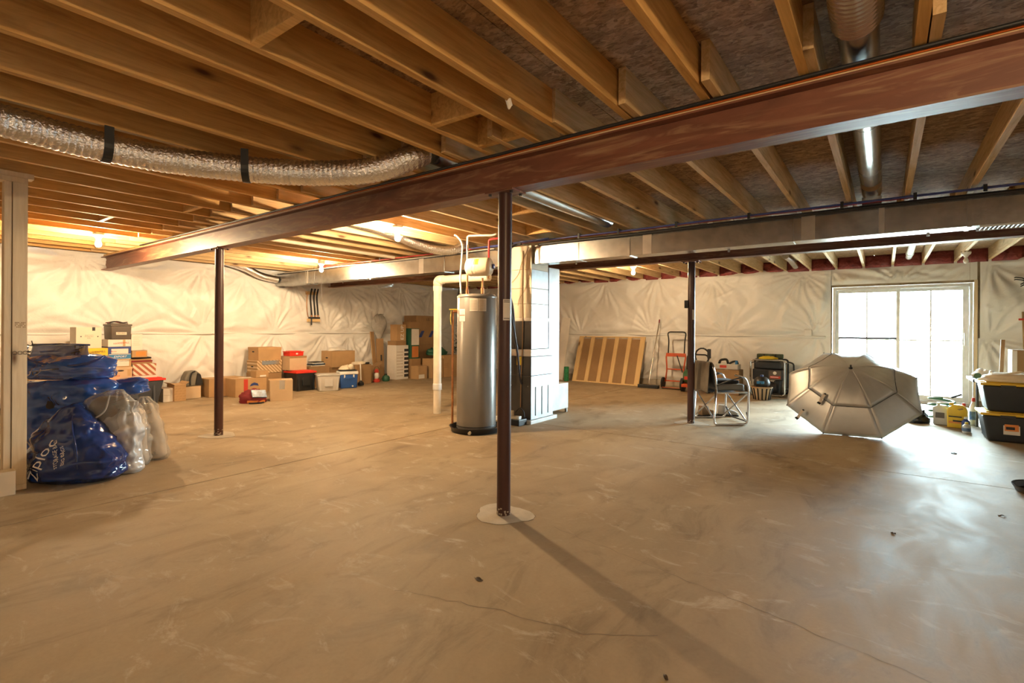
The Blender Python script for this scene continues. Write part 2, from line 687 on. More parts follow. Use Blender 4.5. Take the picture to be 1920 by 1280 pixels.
ZT = 1.095
sc = 9.85 / 9.5
LT = [(y * sc, 1.2 + (z - 1.2) * sc) for y, z in ((2.225, 2.2), (2.75, 2.13), (3.845, 2.22), (4.615, 2.19), (6.796, 2.11), (7.592, 2.17), (8.401, 2.17))] + [(.9, 2.2), (-.4, 2.2), (5.75, 2.2), (9.7, 2.2)]
LM = [(y * sc, ZT) for y in (3.901, 5.203, 6.3, 6.899, 7.523)] + [(2.75, ZT), (1.4, ZT), (0.1, ZT), (8.9, ZT), (10.0, ZT)]
blanket('insulation_blanket', 'X', XL + .02, -.9, YB - .06, ZT, 2.345, LT + LM, wall_left, 11)
blanket('insulation_blanket', 'X', XL + .02, -.9, YB - .06, .06, ZT, LM + [(y + .5, .02) for y in (-1, .3, 1.6, 2.9, 4.1, 5.4, 6.6, 7.9, 9.1)], wall_left, 12)
BT = [(-5.236, 2.31), (-2.858, 2.25), (-7.2, 2.3), (-8.6, 2.3), (-1.2, 2.25), (-4.05, 2.33)]
BMID = [(-5.916, ZT), (-4.151, ZT), (-2.573, ZT), (-1.0, 1.13), (-7.3, ZT), (-8.7, ZT)]
blanket('insulation_blanket', 'Y', YB - .02, XL + .05, -.775, ZT, 2.36, BT + BMID, wall_back, 13)
blanket('insulation_blanket', 'Y', YB - .02, XL + .05, -.775, .12, ZT, BMID + [(x + .6, .08) for x in (-9, -7.6, -6.3, -5, -3.7, -2.4)], wall_back, 14)
blanket('insulation_blanket', 'Y', YB - .005, -.82, 1.19, 2.02, 2.33, [(.25, 2.05), (.25, 2.3), (-.8, 2.3), (1.15, 2.28)], wall_back, 15, A=.085)
blanket('insulation_blanket', 'Y', YB - .02, 1.22, XR - .02, ZT, 2.37, [(1.3, 2.3), (1.3, 1.12), (2.6, ZT), (2.6, 2.3), (4, 1.1)], wall_back, 16, A=.09)
blanket('insulation_blanket', 'Y', YB - .02, 1.20, XR - .02, .1, ZT, [(1.3, 1.1), (2.6, ZT), (1.4, .1), (2.7, .1), (4, 1.1)], wall_back, 17, A=.09)
# seam tape rows (thin overlapping lap of the sheet)
mb = MB()
mb.grid(lambda u, v: (XL + .047 + .012 * math.sin(u * 61) + .006 * math.sin(v * 3), -.9 + u * 11.6, ZT + .014 + .006 * math.sin(u * 43) - v * .035), 160, 2)
mb.build('seam_tape', 'poly', wall_left, smooth=True, solid=.003)
mb = MB()
mb.grid(lambda u, v: (-9.8 + u * 8.95, YB - .05 - .012 * math.sin(u * 53) - .006 * math.sin(v * 3), ZT + .012 + .006 * math.sin(u * 37) - v * .035), 130, 2)
mb.build('seam_tape', 'poly', wall_back, smooth=True, solid=.003)
# outlet bulge under the sheet beside the door
MB().box((-1.13, YB - .055, 1.16), (.12, .06, .12)).build('outlet_box', 'poly', wall_back, bevel=.012, smooth=True)

# rim insulation between joist ends on the far wall
m, nt, b = _nt('red_rim_insulation')
_v = _coords(nt)
_n = _noise(nt, _v, 9, 5, .6, .8)
nt.links.new(_ramp(nt, _n, [(.3, (.15, .022, .024)), (.6, (.33, .065, .06)), (.8, (.45, .13, .11))]), b.inputs['Base Color'])
b.inputs['Roughness'].default_value = .35
_bump(nt, b, _n, .9, .04)
MATS['rim'] = m

# ------------------------------------------------------------------ ceiling: subfloor panels, joists, blocking
ceiling = struct('ceiling', 'open ceiling of wooden joists under wood strand subfloor panels', MB().bx(XL, XR, YF, YB + .15, ZS + .022, ZS + .06), 'osb')
pm = None
x = XL
row = 0
while x < XR - .05:
    x2 = min(x + 1.22, XR)
    y = YF - (1.22 if row % 2 else 0)
    while y < YB:
        y2 = y + 2.44
        MB().bx(x + .002, x2 - .002, max(y, YF) + .002, min(y2, YB + .1) - .002, ZS, ZS + .019).build('subfloor_panel', 'osb', ceiling)
        y = y2
    x = x2
    row += 1


def joist_mesh(y0, y1, m='joist'):
    o = MB().bx(-.019, .019, y0, y1, ZJ, ZS - .001).build('joist', m, ceiling)
    return o


near = [-.289, -.709, -1.109, -1.485, -1.696, -2.06, -2.33, -2.72] + [-3.14 - .405 * k for k in range(17)] + [.111 + .4 * k for k in range(11)]
farx = [-.25 + .405 * k for k in range(-23, 12)]
third = [-.29 + .405 * k for k in range(-23, 12)]
rnd = random.Random(3)
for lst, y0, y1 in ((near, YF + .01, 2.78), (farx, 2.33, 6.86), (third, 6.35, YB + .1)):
    base = joist_mesh(y0, y1, 'joist' if lst is near else 'joist_aged_daylit')
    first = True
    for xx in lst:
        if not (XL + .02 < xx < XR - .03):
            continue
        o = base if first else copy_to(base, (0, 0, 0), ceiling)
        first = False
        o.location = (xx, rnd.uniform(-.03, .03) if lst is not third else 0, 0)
# blocking
for (xa, xb, y) in ((-2.06, -1.696, 1.02), (-2.06, -1.696, 2.02), (-2.06, -1.696, 2.42), (-6.785, -6.38, 1.75), (-5.57, -5.165, 2.1)):
    MB().bx(xa + .02, xb - .02, y - .019, y + .019, ZJ + .002, ZS - .002).build('blocking', 'joist', ceiling)
for (xa, xb, y) in ((-3.085, -2.68, 4.05), (-3.49, -3.085, 5.0), (-5.92, -5.515, 3.4)):
    MB().bx(xa + .02, xb - .02, y - .019, y + .019, ZJ + .002, ZS - .002).build('blocking', 'joist', ceiling)
# red batts between joist ends at the far wall, and along the left wall
for k in range(-23, 11):
    xa, xb = -.29 + .405 * k + .022, -.29 + .405 * (k + 1) - .022
    if xb > XR or xa < XL:
        continue

    def fn(u, v, xa=xa, xb=xb, k=k):
        bul = .05 * math.sin(PI * u) * math.sin(PI * min(v + .2, 1)) + .018 * mnoise.noise((u * 4 + k * 9, v * 4, k))
        return (xa + (xb - xa) * u, YB - .03 - bul, 2.30 + (ZS - 2.303) * v)
    MB().grid(fn, 8, 5).build('rim_insulation', 'rim', wall_back, smooth=True, solid=.02)
mb = MB()
mb.grid(lambda u, v: (XL + .06 + .03 * mnoise.noise((u * 60, v * 3, 2)), YF + u * (YB - YF), 2.385 + v * .12), 160, 4)
mb.build('rim_insulation', 'rim', wall_left, smooth=True, solid=.02)

# concrete patches around the column feet (part of the floor)
mat('patch', (.45, .40, .32), .6, 0, .12, 12, .1)
for i, (cx, cy, r) in enumerate(((-1.98, 2.61, .165), (-5.96, 2.60, .17), (-2.0, 6.62, .17))):
    pr = random.Random(i)
    n = 26
    ring = []
    for j in range(n):
        a = 2 * PI * j / n
        rr = r * (1 + .12 * math.sin(3 * a + i) + pr.uniform(-.05, .05))
        ring.append((cx + rr * math.cos(a) * 1.15, cy + rr * math.sin(a)))
    MB().prism(ring, -.02, .003).build('footing_patch', 'patch', floor)
    rim = [(a_, b_) for a_, b_ in ring] + [ring[0]]
    wob(rim, .003, 30 + i, .03, .006).build('crack', 'crack', floor).location.z = .0005

# ------------------------------------------------------------------ sliding glass door
mat('vinyl', (.80, .82, .82), .35)
m, nt, b = _nt('door_glass')
_tr = nt.nodes.new('ShaderNodeBsdfTransparent')
_tr.inputs['Color'].default_value = (.97, .99, .985, 1)
_gl = nt.nodes.new('ShaderNodeBsdfGlossy')
_gl.inputs['Roughness'].default_value = .02
_mx = nt.nodes.new('ShaderNodeMixShader')
_fr = nt.nodes.new('ShaderNodeFresnel')
_fr.inputs['IOR'].default_value = 1.4
nt.links.new(_fr.outputs[0], _mx.inputs[0])
nt.links.new(_tr.outputs[0], _mx.inputs[1])
nt.links.new(_gl.outputs[0], _mx.inputs[2])
nt.links.new(_mx.outputs[0], nt.nodes['Material Output'].inputs['Surface'])
MATS['door_glass'] = m

door = bpy.data.objects.new('door_1', None)
COL.objects.link(door)
door.location = (0, 0, 0)
tag(door, 'white sliding glass patio door in the far wall', None, None, 'structure')
fr = MB()
y0, y1 = YB - .02, YB + .13
fr.bx(DX0 + .012, DX0 + .055, y0, y1, 0, DZ - .01)
fr.bx(DX1 - .055, DX1 - .012, y0, y1, 0, DZ - .01)
fr.bx(DX0 + .055, DX1 - .055, y0, y1, DZ - .06, DZ - .01)
fr.build('door_frame', 'vinyl', door, bevel=.004)
MB().bx(DX0 + .012, DX1 - .012, y0, y1 + .05, .001, .045).build('door_sill', 'vinyl', door, bevel=.004)
xm = .19
for k, (a, b, yy) in enumerate(((DX0 + .056, xm + .03, YB + .02), (xm - .03, DX1 - .056, YB + .07))):
    p = MB()
    st = .05 if k == 0 else .05
    p.bx(a, a + st, yy, yy + .04, .046, DZ - .061)
    p.bx(b - st - .02 * k, b, yy, yy + .04, .046, DZ - .061)
    p.bx(a + st, b - st - .02 * k, yy, yy + .04, .046, .13)
    p.bx(a + st, b - st - .02 * k, yy, yy + .04, DZ - .115, DZ - .061)
    po_ = p.build('sliding_panel' if k else 'fixed_panel', 'vinyl', door, bevel=.003)
    MB().bx(a + st - .005, b - st + .005, yy + .017, yy + .022, .125, DZ - .11).build('pane', 'door_glass', po_)
    g = MB()
    cx = (a + b) / 2
    g.bx(cx - .011, cx + .011, yy + .012, yy + .027, .13, DZ - .115)
    g.build('muntin', 'vinyl', po_)
    MB().bx(a + st, b - st, yy + .011, yy + .028, 1.036, 1.058).build('muntin', 'vinyl', po_)
    if k == 0:
        MB().bx(a + st, b - st, yy - .004, yy + .008, 1.0585, 1.092).build('security_bar', 'steel_dark', door)
    else:
        h = MB()
        h.tube(corner_path([(b - .045, yy - .001, .97), (b - .045, yy - .045, .98), (b - .045, yy - .045, 1.16), (b - .045, yy - .001, 1.17)], .02), .008, 8)
        h.build('door_handle', 'vinyl', po_, smooth=True)
# rough framing studs beside the door
MB().bx(DX1 + .002, DX1 + .042, YB - .04, YB - .002, .001, 2.02).build('trim_1', 'stud')
tag(bpy.data.objects['trim_1'], 'yellowish stud edging the right side of the glass door', None, None, 'structure')

# outdoors: patio slab and a fence beyond
mat('patio', (.62, .62, .60), .8, 0, .1, 2)
struct('ground', 'pale patio ground outside the glass door', MB().bx(-30, 30, YB + .2, 60, -.2, -.04), 'patio')

# baseboard strip of bare foundation under the plastic at the far wall
struct('baseboard_back', 'strip of bare concrete curb below the plastic on the far wall', MB().bx(XL + .02, DX0 - .06, YB - .04, YB, 0, .115), 'patch')
# ================================================================== steel frame
def ibeam(name, label, y, x0, x1, zb, h=.203, w=.135):
    t, wt = .010, .008
    z1 = zb + h
    poly = [(y - w / 2, zb), (y + w / 2, zb), (y + w / 2, zb + t), (y + wt, zb + t), (y + wt, z1 - t), (y + w / 2, z1 - t),
            (y + w / 2, z1), (y - w / 2, z1), (y - w / 2, z1 - t), (y - wt, z1 - t), (y - wt, zb + t), (y - w / 2, zb + t)]
    th = thing(name, label, 'beam', (0, 0, 0))
    MB().prism(poly, x0, x1, 'YZ').build('steel_section', 'primer', th)
    MB().bx(x0, x1, y - .035, y + .06, z1 + .0005, ZJ - .001).build('wood_plate', 'joist', th)
    return th


ZB = 2.085
ibeam('steel_beam', 'long brown primed steel beam crossing the foreground overhead', 2.62, -9.86, XR - .01, ZB)
ibeam('steel_beam', 'brown steel beam running behind the sheet metal trunk duct', 6.59, -9.8, XR - .01, ZB)


mat('column_paint', (.062, .024, .019), .38, 0, .22, 3, stretch=(3, 3, .4))


def column(label, x, y, tagged=False, box=False):
    c = thing('steel_column', label, 'column', (x, y, 0.0))
    MB().cyl((0, 0, .001), (0, 0, ZB - .012), .0445, n=28).build('pipe', 'column_paint', c, smooth='auto')
    MB().bx(-.11, .11, -.075, .075, ZB - .012, ZB - .001).build('cap_plate', 'primer', c)
    for sx in (-1, 1):
        for sy in (-1, 1):
            MB().cyl((sx * .085, sy * .05, ZB - .026), (sx * .085, sy * .05, ZB - .0121), .011, n=6).build('bolt', 'steel_dark', c)
    rn = random.Random(int(abs(x) * 100))
    mb = MB()
    for k in range(40):
        a = rn.uniform(0, 2 * PI)
        z = .008 + abs(rn.gauss(0, .028))
        mb.box((.0445 * math.cos(a), .0445 * math.sin(a), z), (.004, rn.uniform(.005, .015), rn.uniform(.004, .012)), (0, 0, a))
    s = mb.build('mortar_splatter', 'patch', c)
    if tagged:
        a0 = -1.15
        g = MB().grid(lambda u, v: (.0452 * math.cos(a0 + u * 1.1), .0452 * math.sin(a0 + u * 1.1), 1.255 + v * .135), 8, 1)
        st = g.build('sticker', 'paper_white', c, smooth=True)
        for zz in (1.265, 1.37, 1.38):
            MB().grid(lambda u, v: (.0455 * math.cos(a0 + .1 + u * .9), .0455 * math.sin(a0 + .1 + u * .9), zz + v * .004), 6, 1).build('print_line', 'ink', st)
    if box:
        MB().box((-.05, -.03, 1.53), (.05, .05, .1)).build('switch_box', 'black_plastic', c, bevel=.004)
        MB().grid(lambda u, v: (.0452 * math.cos(-1 + u * .9), .0452 * math.sin(-1 + u * .9), 1.33 + v * .13), 6, 1).build('sticker', 'paper_white', c, smooth=True)
    return c


column('dark brown steel pipe column nearest the viewer, standing in the foreground', -1.98, 2.61, tagged=True)
column('dark steel column left of the room under the foreground beam, near the boxes', -5.96, 2.60)
column('steel column beside the folding chair, carrying the rear beam', -2.0, 6.62, box=True)

# ------------------------------------------------------------------ bare bulbs
mat('porcelain', (.80, .78, .74), .3)
def bulb(name, label, x, y, lit=True, zc=2.19, power=1.0, chain=0.0):
    t = thing(name, label, 'light', (x, y, 0))
    MB().lathe([(.055, ZJ - .018), (.055, ZJ - .001)], 20).build('mounting_box', 'galv', t, smooth='auto')
    MB().lathe([(.022, zc + .055), (.03, zc + .075), (.052, zc + .095), (.058, ZJ - .0185)], 20).build('lamp_holder', 'porcelain', t, smooth='auto')
    if lit:
        key = 'bulb_glow_%.2f' % power
        if key not in MATS:
            m, nt, b = _nt(key)
            b.inputs['Base Color'].default_value = (1, .95, .85, 1)
            b.inputs['Emission Color'].default_value = (*BULB_COL, 1)
            b.inputs['Emission Strength'].default_value = BULB * power
            MATS[key] = m
    else:
        key = 'porcelain'
    MB().lathe([(.004, zc - .036), (.02, zc - .030), (.030, zc - .010), (.031, zc + .006), (.024, zc + .028), (.015, zc + .05), (.014, zc + .058)], 14).build('bulb', key, t, smooth=True)
    if chain:
        MB().tube([(.04, -.02, zc + .06), (.04, -.02, zc - chain)], .0016, 5).build('pull_chain', 'chrome', t)
    return t


bulb('bare_bulb', 'glowing bare ceiling bulb at far left above the stacked boxes', -7.595, 1.94, power=1.0)
bulb('bare_bulb', 'glowing bare ceiling bulb left of the water heater in the room centre', -4.30, 3.72, power=1.35)
bulb('bare_bulb', 'glowing bare bulb in front of the trunk duct above the blue cooler', -7.54, 4.89, zc=2.165, power=1.1, chain=.5)
bulb('bare_bulb', 'glowing bare ceiling bulb behind the rear beam above the hand truck', -3.53, 8.36, power=.75)
bulb('pull_chain_lamp', 'unlit white pull-chain ceiling lamp in front of the glass door',   .925, 9.5, lit=False, chain=.9)
bulb('bare_bulb', 'bare ceiling bulb behind the viewer', 1.111, -.2, power=.85)
# ================================================================== ducts, pipes and cables overhead
DY0, DY1, DZ0, DZ1 = 5.35, 5.56, 2.03, 2.265
duct = thing('trunk_duct', 'long rectangular sheet metal trunk duct hung below the joists', 'duct', (0, 0, 0))
cuts = [-9.82, -8.727, -7.174, -5.181, -4.14]
cutsR = [-3.6, -2.95, -2.313, -.686, .539, 1.9, 3.2, XR - .02]
for cs in (cuts, cutsR):
    for a, b in zip(cs[:-1], cs[1:]):
        MB().bx(a + .001, b - .001, DY0, DY1, DZ0, DZ1).build('duct_section', 'galv', duct, bevel=.003)
for xx in (-8.727, -7.174, -5.181, -2.313, .539, 1.9, 3.2):
    c = MB()
    c.bx(xx - .014, xx + .014, DY0 - .006, DY0, DZ0, DZ1)
    c.bx(xx - .014, xx + .014, DY0 - .006, DY1, DZ0 - .006, DZ0)
    c.build('drive_cleat', 'galv', duct)
mat('foil_tape', (.56, .52, .47), .35, .85)
mat('galv_panel', (.36, .38, .39), .42, .75, .12, 9)
mat('band_tape', (.66, .60, .52), .4, .5)
for xx, w in ((-8.72, .05), (-6.85, .02), (-5.65, .05), (-2.1, .05), (-.565, .055), (-.02, .02)):
    MB().bx(xx - w, xx + w, DY0 - .0018, DY0 - .0002, DZ0 + .002, DZ1 - .002).build('foil_tape', 'foil_tape', duct)
for xx in (-8.48, -6.85):
    MB().bx(xx - .012, xx + .012, DY0 - .004, DY0 - .002, DZ0 - .02, ZJ - .001).build('hanger_strap', 'galv', duct)
for xx in (-1.3, .3, -3.1, -7.9):
    MB().bx(xx - .012, xx + .012, DY1 + .001, DY1 + .003, DZ0 - .02, ZJ - .001).build('hanger_strap', 'galv', duct)
# louvred register in the underside at right
g = MB()
for k in range(26):
    g.box((.62 + .026 * k, (DY0 + DY1) / 2, DZ0 - .0065), (.008, .17, .012), (0, .5, 0))
g.bx(.6, 1.3, DY0 + .005, DY0 + .02, DZ0 - .014, DZ0 - .001)
g.bx(.6, 1.3, DY1 - .02, DY1 - .005, DZ0 - .014, DZ0 - .001)
g.build('register_grille', 'white_paint', duct)


def wavy(x0, x1, y, z, amp, seed, n=60, zamp=None, sag=None):
    rn = random.Random(seed)
    ph = [rn.uniform(0, 6) for _ in range(4)]
    za = amp if zamp is None else zamp
    P = []
    for i in range(n + 1):
        t = i / n
        xx = x0 + (x1 - x0) * t
        s = 0
        if sag:
            s = -sag * abs(math.sin(PI * (xx - x0) / .81))
        P.append((xx, y + amp * (math.sin(xx * 2.1 + ph[0]) + .5 * math.sin(xx * 5.3 + ph[1])), z + s + za * (math.sin(xx * 1.7 + ph[2]) + .5 * math.sin(xx * 4.1 + ph[3]))))
    return P


def cable(name, label, pts, r, m, cat='cable', n=7, group=None):
    return tag(MB().tube(pts, r, n).build(name, m, smooth=True), label, cat, group)


# cables lying along the foreground beam
cable('power_cable', 'cream electrical cable lying along the top of the foreground steel beam', wavy(-9.8, XR - .05, 2.572, 2.2965, .002, 1, 120, .0008), .0070, 'cable_cream')
cable('power_cable', 'orange electrical cable lying along the foreground steel beam', wavy(-6.9, XR - .05, 2.571, 2.3105, .002, 1, 110, .0008), .0062, 'cable_orange')
cable('coax_cable', 'black cable lying highest along the foreground steel beam', wavy(-8.2, XR - .05, 2.549, 2.3155, .002, 1, 110, .0006), .0095, 'cable_black')
# water lines and cables strapped in front of the trunk duct
cable('water_line', 'dark blue plastic water line strapped along the front of the trunk duct', wavy(-4.6, XR - .05, 5.275, 2.303, .002, 4, 120, .002), .010, 'pex_blue', 'pipe')
cable('water_line', 'second blue plastic water line beside the red one along the trunk duct', wavy(-3.4, XR - .05, 5.30, 2.308, .002, 4, 110, .002), .009, 'pex_blue', 'pipe')
cable('water_line', 'red plastic water line strapped along the trunk duct', wavy(-8.3, .2, 5.325, 2.306, .002, 4, 120, .002), .009, 'pex_red', 'pipe')
cable('refrigerant_line', 'thick black foam-wrapped line lying along the top edge of the trunk duct', wavy(-3.5, XR - .05, 5.318, 2.262, .002, 4, 110, .003), .018, 'cable_black', 'pipe', 9)
cable('power_cable', 'black cable sagging along the left half of the trunk duct', wavy(-9.7, -4.2, 5.325, 2.262, .003, 4, 90, .004), .007, 'cable_black')
cable('power_cable', 'white cable stapled along the left half of the trunk duct', wavy(-9.4, -4.2, 5.30, 2.266, .003, 4, 90, .004), .006, 'pex_white')
for xx in (-8.2, -6.5, -5.2, -2.9, -2.4, -1.75, -1.05, -.3, .2, .62, 1.4):
    MB().bx(xx - .012, xx + .012, 5.255, 5.345, 2.3235, ZJ - .001).bx(xx - .012, xx + .012, 5.251, 5.2545, 2.27, ZJ - .001).build('pipe_hanger', 'black_plastic', duct)


def flex(name, label, pts, r, m='foil', pitch=.032, amp=.10, n=20, cat='duct', straps=(), step=None):
    P = smooth_path(pts, 40)
    # resample evenly
    L = [0]
    for a, b in zip(P[:-1], P[1:]):
        L.append(L[-1] + (b - a).length)
    st = step or pitch / 4
    k = int(L[-1] / st)
    Q, rr = [], []
    j = 0
    for i in range(k + 1):
        s = L[-1] * i / k
        while j < len(L) - 2 and L[j + 1] < s:
            j += 1
        t = (s - L[j]) / max(1e-6, L[j + 1] - L[j])
        Q.append(P[j].lerp(P[j + 1], t))
        ph = (s / pitch) % 1
        rr.append(r * (1 - amp + amp * abs(math.cos(PI * ph)) ** .6))
    t = thing(name, label, cat, (0, 0, 0))
    MB().tube(Q, rr, n).build('sleeve', m, t, smooth=True)
    for s in straps:
        i = int(s * k)
        a, b = Q[max(0, i - 3)], Q[min(k, i + 3)]
        d = (b - a).normalized()
        up = Vector((0, 0, 1))
        up = (up - d * up.dot(d)).normalized()
        sd = d.cross(up)
        c = Q[i]
        ring = []
        R2 = r * 1.03
        top = ZJ - .002
        pts2 = [c + sd * R2 + Vector((0, 0, top - c.z - .0))] + [c + (sd * math.cos(q) - up * math.sin(q)) * R2 for q in [PI * x_ / 12 for x_ in range(13)]] + [c - sd * R2 + Vector((0, 0, top - c.z))]
        vs = []
        for p in pts2:
            vs += [p - d * .022, p + d * .022]
        fs = [(2 * q, 2 * q + 1, 2 * q + 3, 2 * q + 2) for q in range(len(pts2) - 1)]
        MB().add(vs, fs).build('hanger_strap', 'black_plastic', t, solid=.004)
    return t


flex('flex_duct', 'silver foil flexible duct hanging on black straps under the left joists',
     [(-3.35, -.55, 2.225), (-3.47, .05, 2.225), (-3.58, .52, 2.235), (-3.60, .86, 2.228), (-3.53, 1.22, 2.222), (-3.29, 1.65, 2.222), (-3.02, 1.94, 2.226), (-2.74, 2.14, 2.245), (-2.56, 2.30, 2.33), (-2.53, 2.42, 2.40)], .083, straps=(.445, .655))
tag(MB().cyl((-2.53, 2.50, 2.415), (-2.52, 5.24, 2.42), .072, n=24).build('round_duct', 'galv', smooth='auto'), 'round metal pipe running over the foreground beam from the foil duct', 'duct')
m, nt, b = _nt('spiral_sleeve')
b.inputs['Base Color'].default_value = (.62, .56, .50, 1)
b.inputs['Metallic'].default_value = .8
b.inputs['Roughness'].default_value = .25
MATS['spiral'] = m
flex('flex_duct', 'ribbed silver flexible duct in the joist bay at top right', [(-.085, .2, 2.41), (-.085, 1.2, 2.41), (-.088, 2.0, 2.41), (-.09, 2.37, 2.415)], .088, 'spiral', .03, .06)
rd = thing('round_duct', 'round metal pipe running over the foreground beam at upper right', 'duct', (0, 0, 0))
MB().cyl((-.09, 2.38, 2.418), (-.09, 5.45, 2.42), .072, n=24).build('pipe', 'galv', rd, smooth='auto')
for yy in (3.55, 4.6):
    MB().cyl((-.09, yy, 2.42), (-.09, yy + .02, 2.42), .0745, n=24).build('crimp_ring', 'galv', rd, smooth='auto')
MB().cyl((-.09, 4.95, 2.42), (-.09, 5.1, 2.42), .0735, n=24).build('boot', 'cardboard_dark', rd, smooth='auto')
MB().bx(-.16, -.02, 5.36, 5.54, 2.266, 2.36).build('takeoff', 'galv', rd)
flex('flex_duct', 'foil flexible duct sagging between joists behind the central bulb', [(-4.9, 2.72, 2.425), (-4.9, 3.4, 2.42), (-4.89, 4.0, 2.385), (-4.86, 4.5, 2.30), (-4.80, 4.85, 2.255), (-4.72, 5.08, 2.28), (-4.68, 5.2, 2.36)], .07, pitch=.03)
flex('flex_duct', 'foil flexible duct joining the far left end of the trunk duct', [(-9.70, 4.25, 2.42), (-9.72, 4.7, 2.32), (-9.72, 5.0, 2.2), (-9.72, 5.325, 2.15)], .07, pitch=.03)
tag(MB().cyl((-6.15, 2.75, 2.30), (-6.15, 5.25, 2.302), .024, n=14).build('conduit_pipe', 'pvc', smooth='auto'), 'thin pale plastic pipe running under the joists left of the central bulb', 'pipe')
t = thing('stub_pipe', 'short silver duct pipe ending under the joists near the glass door', 'pipe', (0, 0, 0))
MB().tube([(-1.30, 9.3, 2.42), (-1.30, 9.9, 2.415), (-1.30, 10.45, 2.37)], .052, 20).build('pipe', 'galv', t, smooth='auto')
MB().tube([(-1.30, 10.2, 2.40), (-1.30, 10.22, 2.396)], .055, 20).build('collar', 'galv', t, smooth='auto')
t = thing('drain_pipe', 'white plastic drain pipe with coupling above the glass door', 'pipe', (0, 0, 0))
MB().cyl((.32, 8.6, 2.415), (.32, 10.4, 2.40), .043, n=20).build('pipe', 'white_paint', t, smooth='auto')
MB().cyl((.32, 9.9, 2.405), (.32, 10.02, 2.404), .052, n=20).build('coupling', 'white_paint', t, smooth='auto')

# ================================================================== water heater
mat('heater_gray', (.235, .222, .205), .30, .3, .04, 5)
mat('label_paper', (.70, .66, .58), .6)
mat('yellow', (.75, .55, .03), .55)
mat('tank_cream', (.78, .66, .48), .35)
mat('pipe_wrap', (.05, .05, .06), .5)
HX, HY = -3.88, 4.57
pan = thing('drain_pan', 'shallow black drain pan under the water heater', 'pan', (HX, HY, 0))
MB().lathe([(.285, .001), (.305, .05), (.317, .062), (.317, .066), (.300, .062), (.282, .008), (.02, .008)], 48).build('basin', 'black_plastic', pan, smooth='auto')
MB().cyl((.14, -.272, .03), (.155, -.302, .03), .018, n=14).build('drain_plug', 'pvc', pan, smooth='auto')
h = thing('water_heater', 'tall grey cylindrical electric water heater', 'water heater', (HX, HY, .0))
rr = .232
MB().lathe([(rr - .01, .035), (rr, .045), (rr, 1.575), (rr - .004, 1.583), (rr - .02, 1.6), (.02, 1.605)], 56).build('jacket', 'heater_gray', h, smooth='auto')
MB().lathe([(rr + .002, 1.560), (rr + .004, 1.563), (rr + .004, 1.578), (rr + .001, 1.582)], 56, caps=False).build('top_band', 'heater_gray', h, smooth=True)
MB().lathe([(rr + .002, .07), (rr + .003, .074), (rr + .001, .078)], 56, caps=False).build('bottom_seam', 'steel_dark', h, smooth=True)
for k in range(3):
    a = k * 2.1 - 1.4
    MB().box((.19 * math.cos(a), .19 * math.sin(a), .0215), (.07, .05, .026)).build('foot', 'cardboard_dark', h)


def curved(name, m, parent, a0, a1, z0, z1, r=rr + .0015, n=10):
    return MB().grid(lambda u, v: (r * math.cos(a0 + (a1 - a0) * u), r * math.sin(a0 + (a1 - a0) * u), z0 + (z1 - z0) * v), n, 1).build(name, m, parent, smooth=True)


vc = math.atan2(-HY, -HX)     # direction towards the viewer
lab = curved('warning_label', 'label_paper', h, vc - .36, vc + .05, 1.40, 1.545)
lab2 = curved('warning_label', 'label_paper', h, vc + .07, vc + .48, 1.40, 1.545)
for k in range(12):
    for l_, a0 in ((lab, vc - .33), (lab2, vc + .10)):
        curved('print_line', 'cardboard_dark', l_, a0, a0 + .34, 1.415 + k * .010, 1.4175 + k * .010, rr + .002, 5)
lab3 = curved('energy_label', 'paper_white', h, vc - 1.02, vc - .62, 1.285, 1.425)
curved('red_band', 'ink_red', lab3, vc - 1.01, vc - .63, 1.350, 1.358, rr + .0021, 5)
for k in range(8):
    curved('print_line', 'cardboard', lab3, vc - .98, vc - .68, 1.295 + k * .0155, 1.298 + k * .0155, rr + .002, 5)
lab4 = curved('brand_label', 'paper_white', h, vc - 1.15, vc - 1.0, 1.49, 1.555)
# relief valve with yellow tag and copper discharge pipe
rv = Vector((math.cos(vc - 1.45), math.sin(vc - 1.45), 0))
p = rv * (rr + .05)
MB().cyl(tuple(rv * (rr - .01) + Vector((0, 0, 1.40))), tuple(p + Vector((0, 0, 1.40))), .016, n=12).build('relief_valve', 'copper', h, smooth='auto')
MB().cyl((p.x, p.y, .09), (p.x, p.y, 1.40), .013, n=12).build('discharge_pipe', 'copper', h, smooth='auto')
tg = MB()
sd = Vector((-rv.y, rv.x, 0))
q = p + rv * .018
tg.grid(lambda u, v: tuple(q + sd * (u - .5) * .05 + rv * (.01 * math.sin(v * 3)) + Vector((0, 0, 1.41 - v * .165))), 3, 6)
tg.build('yellow_tag', 'yellow', h, solid=.002)
tg2 = MB().box((p.x * .97, p.y * .97, 1.425), (.10, .02, .012), (0, 0, vc - 1.45))
tg2.build('valve_lever', 'yellow', h)

# expansion tank on the heater's piping
et = thing('expansion_tank', 'cream expansion tank lying sideways above the water heater', 'tank', (HX + .105, HY - .085, 1.915), R(18))
MB().lathe([(.015, -.165), (.06, -.16), (.095, -.14), (.105, -.11), (.106, 0), (.105, .11), (.095, .14), (.06, .158), (.03, .165)], 32, rot=(0, R(90), 0)).build('shell', 'tank_cream', et, smooth=True)
for xx in (-.06, -.02):
    MB().lathe([(.1065, xx - .004), (.108, xx), (.1065, xx + .004)], 32, rot=(0, R(90), 0), caps=False).build('weld_ridge', 'tank_cream', et, smooth=True)
MB().lathe([(.028, .16), (.03, .185), (.02, .19)], 18, rot=(0, R(90), 0)).build('valve_cap', 'pex_blue', et, smooth='auto')
MB().grid(lambda u, v: (-.03 + u * .055, .107 * -math.cos(.5 + v * .75 - .35), .107 * math.sin(.5 + v * .75 - .35)), 2, 8).build('sticker', 'yellow', et, smooth=True)

